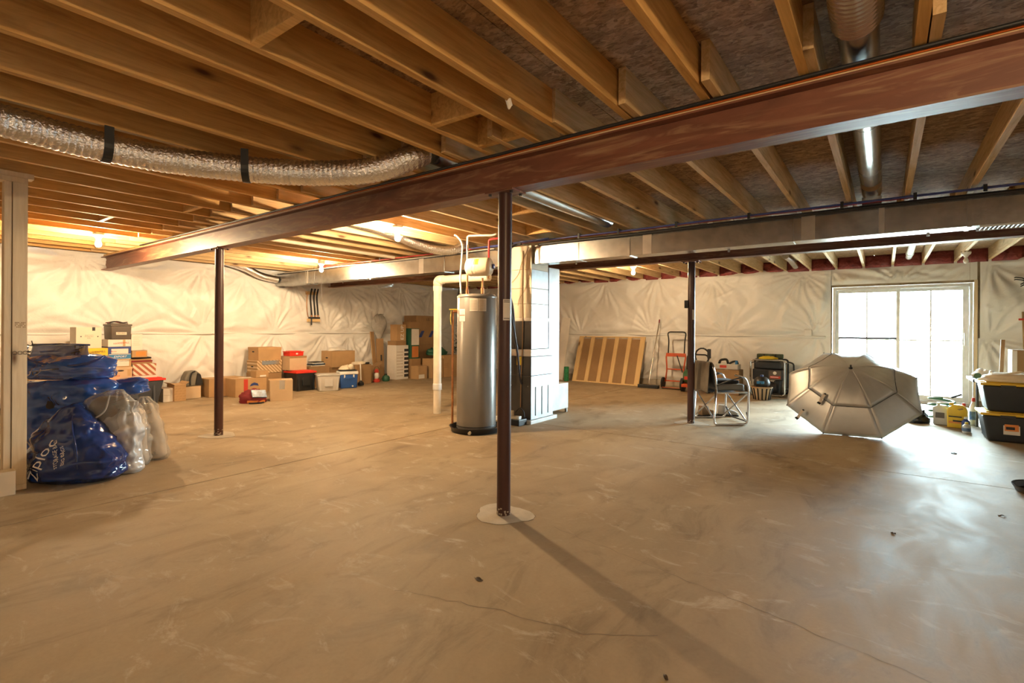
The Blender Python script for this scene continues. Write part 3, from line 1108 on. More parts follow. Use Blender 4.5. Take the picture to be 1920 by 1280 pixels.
# pipes above the heater
def hp(name, label, pts, r, m, n=10, rad=.04):
    return tag(MB().tube(corner_path(pts, rad), r, n).build(name, m, smooth=True), label, 'pipe')


t = thing('cold_pipe', 'copper and plastic cold supply pipe rising left of the expansion tank', 'pipe', (HX, HY, 0))
MB().cyl((-.10, -.06, 1.606), (-.10, -.06, 2.02), .012, n=10).build('riser', 'copper', t, smooth='auto')
MB().tube(corner_path([(-.10, -.06, 2.02), (-.10, -.06, 2.30), (.16, .10, 2.325 - .02), (.2, .12, 2.32)], .03), .0125, 10).build('plastic_tube', 'pex_white', t, smooth=True)
MB().cyl((-.10, -.06, 1.606), (-.10, -.06, 1.66), .019, n=10).build('union', 'copper', t, smooth='auto')
MB().cyl((-.10, -.06, 2.12), (-.10, -.06, 2.19), .017, n=10).build('coupling', 'chrome', t, smooth='auto')
t = thing('hot_pipe', 'copper hot water pipe turning into red plastic right above the heater', 'pipe', (HX, HY, 0))
MB().cyl((.06, .03, 1.606), (.06, .03, 1.80), .012, n=10).build('riser', 'copper', t, smooth='auto')
MB().cyl((.06, .03, 1.606), (.06, .03, 1.68), .02, n=10).build('union', 'copper', t, smooth='auto')
MB().tube(corner_path([(.06, .145, 2.0), (.06, .145, 2.27), (.36, .2, 2.285)], .03), .0125, 10).build('plastic_tube', 'pex_red', t, smooth=True)
MB().cyl((.06, .145, 1.8), (.06, .145, 2.05), .012, n=10).build('upper_riser', 'copper', t, smooth='auto')
cable('power_conduit', 'grey flexible conduit bowing up from the left of the water heater top', smooth_path([(HX - .16, HY - .1, 1.606), (HX - .165, HY - .11, 1.8), (HX - .155, HY - .10, 2.02), (HX - .15, HY - .10, 2.2), (HX - .2, HY - .13, 2.29), (HX - .25, HY - .12, 2.315)], 6), .011, 'pex_white', 'cable', 9)
cable('insulated_hose', 'black hose looping down behind the expansion tank to the furnace', smooth_path([(-3.68, 5.0, 2.26), (-3.78, 4.98, 2.15), (-3.80, 4.95, 1.9), (-3.72, 5.05, 1.5), (-3.74, 5.14, 1.1), (-3.78, 5.275, .95)], 8), .019, 'pipe_wrap', 'pipe', 10)
cable('insulated_hose', 'second black hose looping from the duct to the heater top', smooth_path([(-3.60, 5.08, 2.25), (-3.72, 5.03, 2.2), (-3.76, 4.98, 2.0), (-3.70, 4.9, 1.75), (-3.66, 4.95, 1.4), (-3.66, 5.08, .95), (-3.70, 5.2, .6), (-3.72, 5.275, .5)], 8), .014, 'pipe_wrap', 'pipe', 10)
rn = random.Random(5)
for k in range(4):
    yo = 5.245 - .021 * k
    cable('water_line', ['loose blue tube crossing behind the red hot pipe', 'loose blue tube bending under the joists near the heater', 'slack blue tube beside the furnace plenum top', 'blue tube curling above the expansion tank'][k],
          smooth_path([(-4.3, yo, 2.285), (-4.05, yo - .02, 2.275), (-3.85, yo - .03, 2.283), (-3.66, yo - .01, 2.295), (-3.42 + .05 * k, yo, 2.30)], 6), .0075, 'pex_blue', 'pipe', 7)

# plastic vent pipe
t = thing('vent_pipe', 'cream plastic vent pipe rising from the floor and elbowing toward the furnace', 'pipe', (-5.08, 5.13, 0))
MB().cyl((0, 0, .001), (0, 0, .36), .053, n=24).build('lower_pipe', 'pvc', t, smooth='auto')
MB().lathe([(.060, .335), (.062, .34), (.062, .42), (.058, .425)], 24).build('coupling', 'white_paint', t, smooth='auto')
MB().cyl((0, 0, .42), (0, 0, 1.80), .056, n=24).build('upper_pipe', 'pvc', t, smooth='auto')
MB().lathe([(.063, 1.73), (.063, 1.80)], 24).build('elbow_hub', 'pvc', t, smooth='auto')
MB().tube(corner_path([(0, 0, 1.80), (0, 0, 1.885), (.11, 0.0, 1.885)], .09, 8), .063, 24).build('elbow', 'pvc', t, smooth=True)
MB().cyl((.1, 0, 1.885), (.93, .0, 1.88), .055, n=24).build('cross_pipe', 'pvc', t, smooth='auto')

# ================================================================== furnace
mat('furnace_dark', (.075, .07, .065), .4, .3)
mat('board_tan', (.66, .57, .43), .5, .2, .06)
FX0, FX1, FY0, FY1 = -4.13, -3.60, 5.30, 5.83
f = thing('furnace', 'tall sheet metal furnace and plenum standing on a white pad', 'furnace', (0, 0, 0))
MB().bx(FX0 - .02, FX1 + .04, FY0 - .05, FY1 + .05, .0, .045).build('pad', 'white_paint', f, bevel=.004)
MB().bx(FX0, FX1, FY0, FY1, .046, .60).build('blower_cabinet', ['furnace_dark'], f, bevel=.006)
MB().bx(FX1, FX1 + .004, FY0 + .004, FY1 - .004, .05, .60).build('side_panel', 'galv_panel', f)
for k in range(3):
    yy = FY0 + .1 + .15 * k
    MB().bx(FX1 + .004, FX1 + .012, yy, yy + .035, .09, .46).build('pressed_rib', 'galv_panel', f, bevel=.004)
MB().bx(FX0, FX1, FY0, FY1, .602, .85).build('burner_cabinet', 'furnace_dark', f, bevel=.006)
MB().bx(FX1, FX1 + .004, FY0 + .004, FY1 - .004, .61, .84).build('side_panel', 'galv_panel', f)
MB().bx(FX0 - .003, FX1 + .005, FY0 - .003, FY1 - .1, .852, .94).build('joint_tape', 'band_tape', f, bevel=.003)
MB().bx(FX0, FX1, FY0, FY1 - .13, .942, 1.30).build('coil_cabinet', 'furnace_dark', f, bevel=.006)
MB().bx(FX1, FX1 + .004, FY0 + .004, FY1 - .134, .95, 1.30).build('side_panel', 'galv_panel', f)
MB().bx(FX0 - .003, FX1 + .005, FY0 - .003, FY1 - .12, 1.302, 1.345).build('joint_tape', 'band_tape', f, bevel=.003)
for k, (a, b) in enumerate(((1.346, 1.52), (1.522, 1.72), (1.722, 1.96), (1.962, 2.262))):
    MB().bx(FX0, FX1, FY0, FY1 - .13, a, b).build('plenum_section', 'board_tan' if k < 3 else 'board_tan', f, bevel=.004)
    if k < 3:
        MB().bx(FX1, FX1 + .003, FY0 + .006, FY1 - .134, a + .004, b - .004).build('side_panel', 'galv_panel', f)
# return drop and filter cabinet
MB().bx(-4.0, -3.625, 5.76, 6.03, .44, 2.029).build('return_drop', 'galv_panel', f, bevel=.004)
MB().bx(-4.05, -3.70, 5.90, 6.42, .06, .425).build('filter_cabinet', 'white_paint', f, bevel=.004)
MB().bx(-3.70, -3.694, 5.93, 6.39, .075, .415).build('filter_door', 'white_paint', f, bevel=.003)
for yy in (5.92, 6.38):
    MB().bx(-3.735, -3.705, yy, yy + .03, .0, .06).build('cabinet_leg', 'galv', f)
MB().bx(-3.82, -3.745, FY0 - .0022, FY0 - .0005, .735, .895 - .05).build('energy_sticker', 'yellow', f)
MB().bx(-3.80, -3.72, FY0 - .0022, FY0 - .0005, .62, .63).build('cabinet_seam', 'galv', f)
for xx in (-3.9, -3.64):
    MB().cyl((xx, FY0 - .006, .47), (xx, FY0 - .0005, .47), .006, n=8).build('screw', 'chrome', f)
MB().tube(smooth_path([(-3.72, FY0 - .012, 2.2), (-3.73, FY0 - .012, 1.6), (-3.72, FY0 - .012, 1.2), (-3.74, FY0 - .012, .6), (-3.75, FY0 - .012, .2)], 6), .006, 6).build('control_wire', 'cardboard', f, smooth=True)
MB().tube(smooth_path([(-3.64, FY0 - .01, 2.24), (-3.74, FY0 - .01, 2.05), (-3.80, FY0 - .01, 1.9), (-3.9, FY0 - .012, 1.8)], 6), .003, 5).build('thin_wire', 'cardboard_dark', f, smooth=True)
MB().tube(smooth_path([(-3.62, FY0 - .012, 1.9), (-3.68, FY0 - .012, 1.72), (-3.78, FY0 - .012, 1.58), (-3.8, FY0 - .01, 1.5)], 6), .003, 5).build('thin_wire', 'cardboard_dark', f, smooth=True)
# gas / electrical fittings at the furnace front seen past the heater
t = thing('gas_fittings', 'cluster of pipe fittings in front of the furnace beside the water heater', 'pipe', (0, 0, 0))
MB().tube(corner_path([(-3.98, 5.25, .9), (-3.98, 5.18, .9), (-3.98, 5.18, .5), (-3.98, 5.26, .5)], .03), .014, 8).build('drain_line', 'white_paint', t, smooth=True)
MB().tube(corner_path([(-3.93, 5.26, 1.1), (-3.93, 5.2, 1.1), (-3.93, 5.2, .75), (-3.9, 5.26, .7)], .03), .010, 8).build('gas_line', 'copper', t, smooth=True)
MB().lathe([(.02, -.03), (.028, -.01), (.028, .02), (.018, .035)], 14, c=(-3.93, 5.2, 1.0)).build('gas_valve', 'white_paint', t, smooth='auto')
# condensate pump
t = thing('condensate_pump', 'small condensate pump in a black tray at the furnace foot', 'pump', (-3.77, 5.145, 0))
MB().bx(-.16, .16, -.085, .085, .001, .075).build('tray', 'black_plastic', t, bevel=.006)
MB().bx(-.13, .1, -.06, .06, .0755, .105).build('tank_lid', 'tank_cream', t, bevel=.006)
MB().cyl((-.03, 0, .105), (-.03, 0, .165), .045, n=18).build('motor', 'tank_cream', t, smooth='auto')
MB().bx(.09, .135, -.05, .0, .0755, .115).build('junction', 'white_paint', t, bevel=.004)
MB().tube(smooth_path([(.03, .02, .15), (.08, .03, .2), (.13, .05, .17), (.14, .06, .09)], 6), .008, 7).build('hose', 'rubber', t, smooth=True)
# small oval tank seen behind the pvc (duct test) - none

# black iron/copper manifold on the left wall
t = thing('pipe_manifold', 'wooden board with three black pipes and brass fittings high on the left wall', 'pipes', (-9.80, 6.14, 0))
MB().bx(.0, .018, -.15, .12, 1.90, 1.97).build('backing_board', 'slat', t)
MB().bx(.0, .05, -.12, .16, 1.33, 1.39).build('shelf_board', 'slat', t)
for k, yy in enumerate((-.06, .02, .09)):
    MB().tube(smooth_path([(.05, yy + .02, 2.03), (.05, yy - .01, 1.85), (.05, yy + .01, 1.6), (.05, yy + .02, 1.47)], 6), .016, 10).build('black_pipe', 'rubber', t, smooth=True)
    MB().cyl((.05, yy + .02, 1.40), (.05, yy + .02, 1.47), .018, n=10).build('brass_fitting', 'copper', t, smooth='auto')
MB().bx(.03, .08, -.11, .14, 1.395, 1.43).build('valve_bar', 'steel_dark', t, bevel=.006)
MB().cyl((.06, -.05, 1.26), (.06, -.05, 1.40), .016, n=10).build('shutoff_valve', 'steel_dark', t, smooth='auto')
MB().tube(smooth_path([(.04, -.13, 1.95), (.045, -.15, 1.7), (.04, -.13, 1.5), (.04, -.1, 1.4)], 6), .008, 7).build('loop_wire', 'copper', t, smooth=True)

# paper scrap and bent staples under the near joists
t = thing('insulator_scrap', 'torn scrap of white paper stuck under a near joist', 'scrap', (-1.49, 1.99, ZJ))
MB().grid(lambda u, v: ((u - .5) * .03, (v - .5) * .02, -.002 - v * .035 - .008 * math.sin(u * 5)), 4, 4).build('torn_paper', 'paper_white', t, solid=.002)

# ================================================================== partition at left and small carton
ps = thing('stud_partition', 'unfinished wooden stud partition end at the left edge', 'stud wall', (0, 0, 0))
MB().bx(-5.19, -5.10, .806, .887, .04, 2.25).build('end_stud', 'stud', ps, bevel=.003)
MB().bx(-5.19, -5.104, .762, .802, .04, 2.25).build('stud', 'stud', ps, bevel=.003)
for k in range(1, 9):
    y = .762 - .405 * k
    MB().bx(-5.19, -5.10, y, y + .038, .04, 2.25).build('stud', 'stud', ps, bevel=.003)
MB().bx(-5.19, -5.10, -2.98, .887, .001, .039).build('bottom_plate', 'stud', ps)
MB().bx(-5.19, -5.10, -2.98, .887, 2.251, 2.288).build('top_plate', 'stud', ps)
MB().bx(-5.19, -5.10, -2.98, .92, 2.289, 2.326).build('top_plate', 'stud', ps)
for k in range(3):
    MB().tube([(-5.098, .82 + .028 * k + .011 * math.cos(2 * PI * j / 14), 1.005 + .013 * math.sin(2 * PI * j / 14)) for j in range(14)], .0012, 5, closed=True).build('pencil_circle', 'ink', ps)
for k in range(7):
    for j in range(4):
        if (k * 3 + j * 5) % 4:
            MB().bx(-5.1005, -5.099, .82 + .0085 * k, .825 + .0085 * k, 1.19 + .011 * j, 1.197 + .011 * j).build('grade_stamp', 'cardboard_dark', ps)
# ================================================================== goods along the left wall
mat('blue_lid', (.03, .06, .24), .5)
mat('blue_band', (.03, .18, .42), .6)
mat('yellow_box', (.78, .50, .04), .7)
mat('orange_box', (.55, .19, .05), .75)
mat('grey_tote', (.105, .085, .07), .5)
mat('navy_tote', (.045, .055, .075), .45)
mat('red_lid', (.72, .035, .02), .4)
mat('clear_tub', (.52, .50, .47), .3, 0, .05)
mat('cooler_blue', (.025, .10, .36), .4)
mat('cloth_cream', (.72, .63, .48), .85, 0, .1, 8, .5, 14)
mat('cloth_white', (.78, .75, .70), .8, 0, .08, 8, .6, 16)
mat('maroon', (.20, .015, .02), .75, 0, .2, 8, .4, 20)
mat('dark_cloth', (.02, .02, .022), .85)
mat('green_dark', (.02, .10, .06), .5)
mat('magazine', (.12, .2, .34), .35, 0, .9, 12)
mat('orange_cover', (.75, .25, .05), .5)
mat('grey_cloth', (.20, .19, .16), .85, 0, .15, 12, .3, 60)
mat_stripes('stripe_red', (.74, .66, .55), (.40, .13, .07), 45, 5)
mat_stripes('stripe_brown', (.66, .50, .32), (.38, .24, .11), 45, 7)
RX = (R(90), 0, R(90))          # lettering facing +X


def carton(name, label, xf, y0, y1, z0, z1, depth, m='cardboard', rz=0.0, cat='box', group=None, top='flaps', lid=None, lidm=None,
           hole=None, tape='tape', panel=None, side_hole=False):
    """box whose front faces +X; origin at the middle of its base"""
    w, hgt = y1 - y0, z1 - z0
    t = thing(name, label, cat, (xf - depth / 2, (y0 + y1) / 2, z0), rz, group)
    d2, w2 = depth / 2, w / 2
    lh = lid or 0
    MB().bx(-d2, d2, -w2, w2, .0005, hgt - (.003 if not lid else .004)).build('body', m, t, bevel=.003)
    if lid:
        MB().bx(-d2 - .005, d2 + .005, -w2 - .005, w2 + .005, hgt - lh, hgt - .0005).build('lid', lidm or m, t, bevel=.003)
    elif top == 'flaps':
        for s in (-1, 1):
            MB().bx(-d2 if s < 0 else .002, -.002 if s < 0 else d2, -w2, w2, hgt - .003, hgt - .0003).build('flap', m, t)
        if tape:
            MB().bx(-.025, .025, -w2 - .001, w2 + .001, hgt - .0003, hgt + .0004).build('tape', tape, t)
    elif top == 'open':
        for s in (-1, 1):
            f_ = MB().bx(-d2, d2, 0, w * .35, 0, .004).build('flap', m, t)
            f_.location = (0, s * w2, hgt - .003)
            f_.rotation_euler = (R(35) if s > 0 else R(-35), 0, 0 if s > 0 else 0)
            if s < 0:
                f_.rotation_euler = (R(-40), 0, R(180))
                f_.rotation_euler = (R(30), 0, R(180))
    if hole:
        hz = hole
        o = MB().lathe([(.045, 0), (.045, .002)], 16, rot=(0, R(90), 0)).build('hand_hole', 'ink', t)
        o.location = (d2 + .0002, 0, hz)
        o.scale = (1, 1, .28)
    if side_hole:
        o = MB().lathe([(.045, 0), (.045, .002)], 16, rot=(R(90), 0, 0)).build('hand_hole', 'ink', t)
        o.location = (0, -w2 - .0002, side_hole)
        o.scale = (1, 1, .3)
    if panel:
        (a, b, c, d, pm) = panel
        MB().bx(d2 + .0002, d2 + .0012, -w2 + a * w, -w2 + b * w, c * hgt, d * hgt).build('label_panel', pm, t)
    t['d2'] = d2
    return t


def front_text(t, s, size, m, y=0, z=.1, tilt=0.0, sx=1.0, off=.0016, shear=0.0):
    return _tilt_text(t, s, size, m, y, z, tilt, sx, off, shear)


def _tilt_text(t, s, size, m, y, z, tilt, sx, off, shear):
    o = text('lettering', s, size, m, t, (t['d2'] + off, y, z), (0, 0, 0), .0006, sx=sx, shear=shear)
    o.rotation_euler = (Euler((R(90), 0, R(90))).to_matrix() @ Matrix.Rotation(R(tilt), 3, 'Z')).to_euler()
    return o


def tote(name, label, xf, y0, y1, z0, z1, depth, body, lidm, rz=0.0, taper=.9, lidh=.05, ribs=True):
    w, hgt = y1 - y0, z1 - z0
    t = thing(name, label, 'bin', (xf - depth / 2, (y0 + y1) / 2, z0), rz)
    t['d2'] = depth / 2
    MB().box((0, 0, (hgt - lidh) / 2 + .0005), (depth * .95, w * .95, hgt - lidh), taper=taper).build('body', body, t, bevel=.012, seg=3, smooth='auto')
    MB().bx(-depth / 2, depth / 2, -w / 2, w / 2, hgt - lidh + .002, hgt - lidh * .35).build('lid', lidm, t, bevel=.008, smooth='auto')
    MB().bx(-depth / 2 + .04, depth / 2 - .04, -w / 2 + .04, w / 2 - .04, hgt - lidh * .35, hgt - .001).build('lid_panel', lidm, t, bevel=.006, smooth='auto')
    if ribs:
        MB().box((depth * .45, 0, (hgt - lidh) * .55), (.03, w * .35, (hgt - lidh) * .5), (0, R(-6), 0)).build('molded_recess', body, t, bevel=.01)
        for s in (-1, 1):
            MB().box((depth * .455, s * w * .36, (hgt - lidh) * .5), (.03, .03, (hgt - lidh) * .9), (0, R(-6), 0)).build('rib', body, t, bevel=.006)
    return t


def cloth_heap(name, label, loc, size, m, seed, cat='cloth', rz=0.0, nu=28, nv=14, crag=.25, part='heap', mat2=None):
    """crumpled heap sitting on its base"""
    t = thing(name, label, cat, loc, rz)
    sx, sy, sz = size

    def fn(u, v):
        a = 2 * PI * u
        ph = v * PI / 2
        d = Vector((math.cos(a) * math.cos(ph), math.sin(a) * math.cos(ph), math.sin(ph)))
        k = 1 + crag * (mnoise.noise(d * 2.1 + Vector((seed, 0, 0))) + .6 * mnoise.noise(d * 5.3 + Vector((0, seed, 0))) + .3 * abs(mnoise.noise(d * 11 + Vector((0, 0, seed)))))
        k0 = 1 if v > .05 else .96
        return (d.x * sx * k * k0, d.y * sy * k * k0, max(.0008, d.z * sz * k) if v > 0 else .0005)
    MB().grid(fn, nu, nv).build(part, m, t, smooth=True)
    return t


# ---- red-lidded tote with three stacks of boxes on it
tote('storage_tote', 'dark tote with red lid under the tall stacks of boxes at left', -9.05, 2.06, 3.17, 0, .42, .50, 'navy_tote', 'red_lid', taper=.86)
XF = -9.14
t = carton('archive_box', 'pale lidded archive box at the bottom of the middle stack', XF, 2.46, 2.75, .421, .60, .38, 'cardboard_pale', lid=.04, hole=.125, panel=(.80, .95, .25, 1.0, 'tape'))
front_text(t, 'FILE', .03, 'ink_red', -.03, .05)
t = carton('paper_carton', 'brown carton with white label sheet in the middle stack, below the blue band box', XF, 2.465, 2.74, .601, .715, .34, 'cardboard', panel=(.12, .9, .12, .9, 'paper_white'))
front_text(t, 'COPY PAPER', .022, 'ink', .05, .088)
t = carton('paper_carton', 'carton with blue bow-tie band in the middle stack', XF, 2.465, 2.735, .716, .795, .34, 'paper_white', panel=(.0, 1, .12, .9, 'blue_band'))
front_text(t, 'EXPORT', .042, 'ink_white', .0, .04, shear=.3)
t = carton('paper_carton', 'blue lidded carton with white label in the middle stack', XF, 2.455, 2.735, .796, .905, .34, 'blue_lid', panel=(.14, .88, .05, .72, 'paper_white'))
front_text(t, 'Boise', .03, 'ink_red', -.07, .04)
t = carton('paper_carton', 'white carton with red lettering right under the grey crate', XF, 2.455, 2.735, .906, 1.01, .36, 'paper_white', panel=(.64, .75, .05, .98, 'tape'))
_tilt_text(t, 'HAMMERMILL', .036, 'ink_red', .02, .05, 4, .9, .0016, 0)
t = tote('file_crate', 'dark grey file crate on top of the middle stack', XF + .02, 2.48, 2.745, 1.011, 1.255, .36, 'grey_tote', 'grey_tote', taper=.93, lidh=.045, ribs=False)
MB().bx(.169, .1715, -.065, .065, .07, .11).build('label_panel', 'cream_box', t)
text('lettering', 'RECORDS', .022, 'ink', t, (.1724, 0, .092), RX, .0005)
MB().bx(.160, .1655, -.05, .05, .155, .175).build('handle_slot', 'ink', t)
for k in range(4):
    MB().tube(smooth_path([(-.1 + .06 * k, -.12, .246), (-.08 + .05 * k, -.03, .262 + .006 * (k % 2)), (-.02 + .03 * k, .05, .25), (.04, .11, .258)], 5), .007, 6).build('strap', ['maroon', 'dark_cloth'][k % 2], t, smooth=True)
# left stack
t = carton('produce_box', 'orange-red carton at the bottom of the left stack', XF, 2.17, 2.445, .421, .665, .36, 'orange_box', panel=(.1, .75, .3, .8, 'cream_box'))
t = carton('paper_carton', 'blue carton with white label in the left stack, under the yellow carton', XF, 2.17, 2.44, .666, .78, .34, 'blue_lid', panel=(.1, .86, .05, .8, 'paper_white'))
front_text(t, 'Boise', .03, 'ink_red', -.07, .045)
t = carton('paper_carton', 'yellow carton with dark lettering in the left stack', XF, 2.13, 2.455, .781, .89, .36, 'yellow_box')
_tilt_text(t, 'HAMMERMILL', .042, 'ink', .02, .05, 6, .9, .0016, 0)
t = carton('moving_box', 'large cream box with arrows on top of the left stack', XF, 2.09, 2.38, .891, 1.19, .30, 'cream_box')
MB().bx(.1502, .151, .035, .07, .25, .30).build('dark_label', 'ink', t)
for y in (-.09, .10):
    MB().prism([(y - .008, .175), (y + .008, .175), (y + .008, .165), (y + .003, .165), (y + .003, .155), (y - .003, .155), (y - .003, .165), (y - .008, .165)], .1502, .151, 'YZ').build('arrow_mark', 'ink', t)
for k, (w_, s_) in enumerate(((.07, 'HEAVY DUTY'), (.1, 'MOVING BOX'), (.06, 'SMALL'))):
    text('lettering', s_, .016, 'ink', t, (.1512, 0, .185 - .02 * k), RX, .0004)
# right stack
MB_ = carton('box_lid', 'flat white lid under the striped archive box', XF, 2.76, 3.08, .421, .455, .4, 'paper_white', top=None)
t = carton('archive_box', 'red striped archive box with lid on the red tote', XF, 2.765, 3.06, .456, .635, .39, 'stripe_red', lid=.07, lidm='stripe_red')
t = thing('album_stack', 'stack of flat albums lying on the striped archive box', 'books', (XF - .17, 2.88, .636))
for k in range(4):
    MB().bx(-.14 - .01 * (k % 2), .15 - .012 * k, -.13, .13 + .008 * ((k + 1) % 3), .0005 + .0245 * k, .0245 * k + .024).build('album', ['cardboard_dark', 'maroon', 'cardboard', 'dark_cloth'][k], t, bevel=.003)
t = carton('produce_box', 'small brown produce carton with coloured print on the album stack', XF, 2.75, 2.945, .736, .84, .3, 'cardboard', panel=(.25, .9, .2, .85, 'orange_cover'))
t = carton('document_box', 'plain white document box on top of the right stack', XF - .06, 2.755, 2.90, .841, 1.09, .25, 'paper_white')
for k in range(5):
    MB().bx(t['d2'] + .0002, t['d2'] + .0008, -.05, .04 - .01 * (k % 2), .08 + .03 * k, .083 + .03 * k).build('print_line', 'cardboard', t)
# folders on a hidden carton behind the blue bags
carton('moving_box', 'plain brown box half hidden behind the blue storage bags', -9.2, 1.62, 2.02, 0, .80, .4, 'cardboard')
t = thing('folder_stack', 'stack of black and white folders behind the topmost blue bag', 'folders', (-9.4, 1.80, .803))
for k in range(4):
    MB().bx(-.15, .16 - .01 * k, -.17, .18 - .015 * k, .0005 + k * .021, .02 + k * .021).build('folder', ['dark_cloth', 'paper_white'][k % 2], t, bevel=.003)

# ---- small things right of the tote
for k in range(2):
    t = carton('tissue_box', ['lower small white box beside the red-lidded tote', 'upper small white box beside the red-lidded tote'][k], -9.25, 3.20, 3.335, .108 * k, .108 * k + .107, .2, 'paper_white')
t = carton('pattern_box', 'brown box printed with dark dashes beside the small white boxes', -9.2, 3.338, 3.51, 0, .27, .3, 'cardboard', top='open')
for r_ in range(6):
    for c_ in range(3):
        yy, zz = -.065 + .055 * c_ + .02 * (r_ % 2), .03 + .042 * r_
        MB().prism([(yy - .02, zz - .003), (yy + .02, zz + .006), (yy + .02, zz + .012), (yy - .02, zz + .003)], .1502, .1508, 'YZ').build('printed_dash', 'cardboard_dark', t)
carton('low_carton', 'low grey-brown carton under the grey backpack', -9.37, 3.56, 3.80, 0, .2, .3, 'cardboard_pale')
t = thing('backpack', 'grey backpack with black strap leaning against the plastic wall', 'backpack', (-9.52, 3.71, .202))
MB().prism([(-.16, 0), (.16, 0), (.11, .2), (.04, .26), (-.08, .25), (-.13, .15)], -.10, .10, 'YZ').build('pack_body', 'grey_cloth', t, bevel=.03, seg=3, smooth=True)
MB().prism([(.02, .02), (.14, .02), (.10, .19), (.05, .22)], .10, .125, 'YZ').build('front_panel', 'dark_cloth', t, bevel=.008)
MB().tube(smooth_path([(.11, -.06, .02), (.13, -.07, .12), (.12, -.04, .22), (.10, .02, .25)], 6), .012, 8, flat=.5).build('strap', 'dark_cloth', t, smooth=True)
t = carton('moving_box', 'wide brown carton standing alone behind the left steel column', -9.28, 3.89, 4.50, 0, .31, .38, 'cardboard')
t = carton('moving_box', 'brown carton printed in red and blue behind the maroon backpack', -8.92, 4.16, 4.70, 0, .31, .36, 'cardboard', top='flaps')
MB().bx(t['d2'] + .0003, t['d2'] + .001, -.13, -.06, .02, .30).build('red_print', 'ink_red', t)
MB().prism([(-.03, .17), (.0, .215), (.05, .235), (.11, .215), (.13, .17), (.05, .185)], t['d2'] + .0003, t['d2'] + .001, 'YZ').build('blue_emblem', 'blue_lid', t)
MB().bx(-.1, .05, -.1, .2, .3106, .3116).build('paper_sheet', 'paper_white', t)
t = carton('shipping_box', 'small brown box with white label on the printed carton', -8.93, 4.52, 4.74, .3125, .43, .2, 'cardboard', panel=(.3, .8, .1, .35, 'paper_white'))
t = carton('moving_box', 'brown base carton under the striped archive boxes', -9.34, 4.74, 5.215, 0, .348, .4, 'cardboard_dark')
t = carton('archive_box', 'brown striped archive box under the plain lidded one', -9.33, 4.74, 5.21, .35, .585, .38, 'stripe_brown', lid=.08, lidm='stripe_brown', side_hole=.12)
MB().bx(t['d2'] + .006, t['d2'] + .008, -.15, .18, .155, .225).build('foil_label', 'chrome', t)
t = carton('archive_box', 'plain brown lidded archive box with hand hole on the striped one', -9.33, 4.76, 5.20, .586, .83, .38, 'cardboard', lid=.05, side_hole=.16)
t = tote('storage_tote', 'black tote with red lid behind the grey plastic tub', -8.86, 5.235, 5.66, 0, .385, .46, 'black_plastic', 'red_lid', taper=.88)
t = carton('archive_box', 'brown corrugated box on the smaller red-lidded tote', -9.08, 5.23, 5.58, .386, .655, .34, 'cardboard_pale', panel=(.0, 1, .86, 1.0, 'cardboard_dark'))
t = tote('red_case', 'flat red plastic case on the corrugated box', -9.10, 5.24, 5.54, .656, .755, .26, 'red_lid', 'red_lid', taper=.97, lidh=.03, ribs=False)
MB().bx(.1255, .128, -.02, .02, .03, .06).build('latch_label', 'paper_white', t)
t = carton('moving_box', 'large taped carton standing forward on the open floor', -7.94, 4.34, 4.68, 0, .34, .30, 'cardboard_pale', rz=R(-27), tape='chrome')
MB().bx(.1502, .151, -.03, .05, .19, .335).build('foil_tape', 'chrome', t)
MB().bx(-.15, .15, -.171, -.1702, .335, .338).build('edge_tape', 'chrome', t)
f_ = MB().bx(-.12, .12, -.19, 0, .3405, .344).build('loose_flap', 'cardboard', t)
# maroon backpack with a magazine
t = cloth_heap('backpack', 'maroon backpack slumped on the floor against the forward carton', (-8.16, 4.08, 0), (.15, .20, .20), 'maroon', 3, 'backpack', R(-20), part='pack_body')
MB().box((.08, .02, .035), (.16, .25, .035), (0, R(8), R(10))).build('book', 'orange_cover', t, bevel=.004)
MB().box((.12, .07, .145), (.14, .22, .02), (R(-8), R(48), R(8))).build('magazine', 'magazine', t)
MB().tube(smooth_path([(.2, -.08, .012), (.24, -.02, .014), (.24, .08, .014), (.19, .13, .014)], 6), .012, 7).build('strap', 'dark_cloth', t, smooth=True)
# grey tub, cooler
t = tote('plastic_tub', 'translucent grey plastic tub with lid on the floor', -8.44, 5.52, 5.95, 0, .325, .36, 'clear_tub', 'clear_tub', rz=R(-25), taper=.84, lidh=.035)
t = thing('drink_cooler', 'blue drink cooler with white lid beside the grey tub', 'cooler', (-8.72, 6.25, 0), R(-20))
MB().box((0, 0, .1355), (.27, .35, .27), taper=.93).build('body', 'cooler_blue', t, bevel=.02, seg=3, smooth='auto')
MB().bx(-.145, .145, -.185, .185, .272, .335).build('lid', 'white_paint', t, bevel=.018, seg=3, smooth='auto')
for y in (-.09, .09):
    MB().bx(.135, .147, y - .012, y + .012, .205, .27).build('latch', 'white_paint', t, bevel=.003)
MB().tube(corner_path([(.145, -.09, .215), (.165, -.07, .20), (.165, .07, .20), (.145, .09, .215)], .02), .008, 7).build('handle', 'cooler_blue', t, smooth=True)
MB().cyl((.12, .07, .04), (.145, .07, .04), .016, n=14).build('drain_spout', 'white_paint', t, smooth='auto')
t = thing('serving_tray', 'flat black tray lying on the cooler lid', 'tray', (-8.72, 6.25, .337), R(-20))
MB().bx(-.12, .12, -.16, .16, .0005, .018).build('tray_base', 'black_plastic', t, bevel=.005)
MB().tube([(-.115, -.155, .02), (.115, -.155, .02), (.115, .155, .02), (-.115, .155, .02)], .004, 6, closed=True).build('tray_rim', 'steel_dark', t)
t = cloth_heap('bread_bag', 'clear bag of cream-coloured rolled cloth on the cooler', (-8.72, 6.23, .365), (.10, .15, .085), 'cloth_cream', 8, 'bag', R(-20))
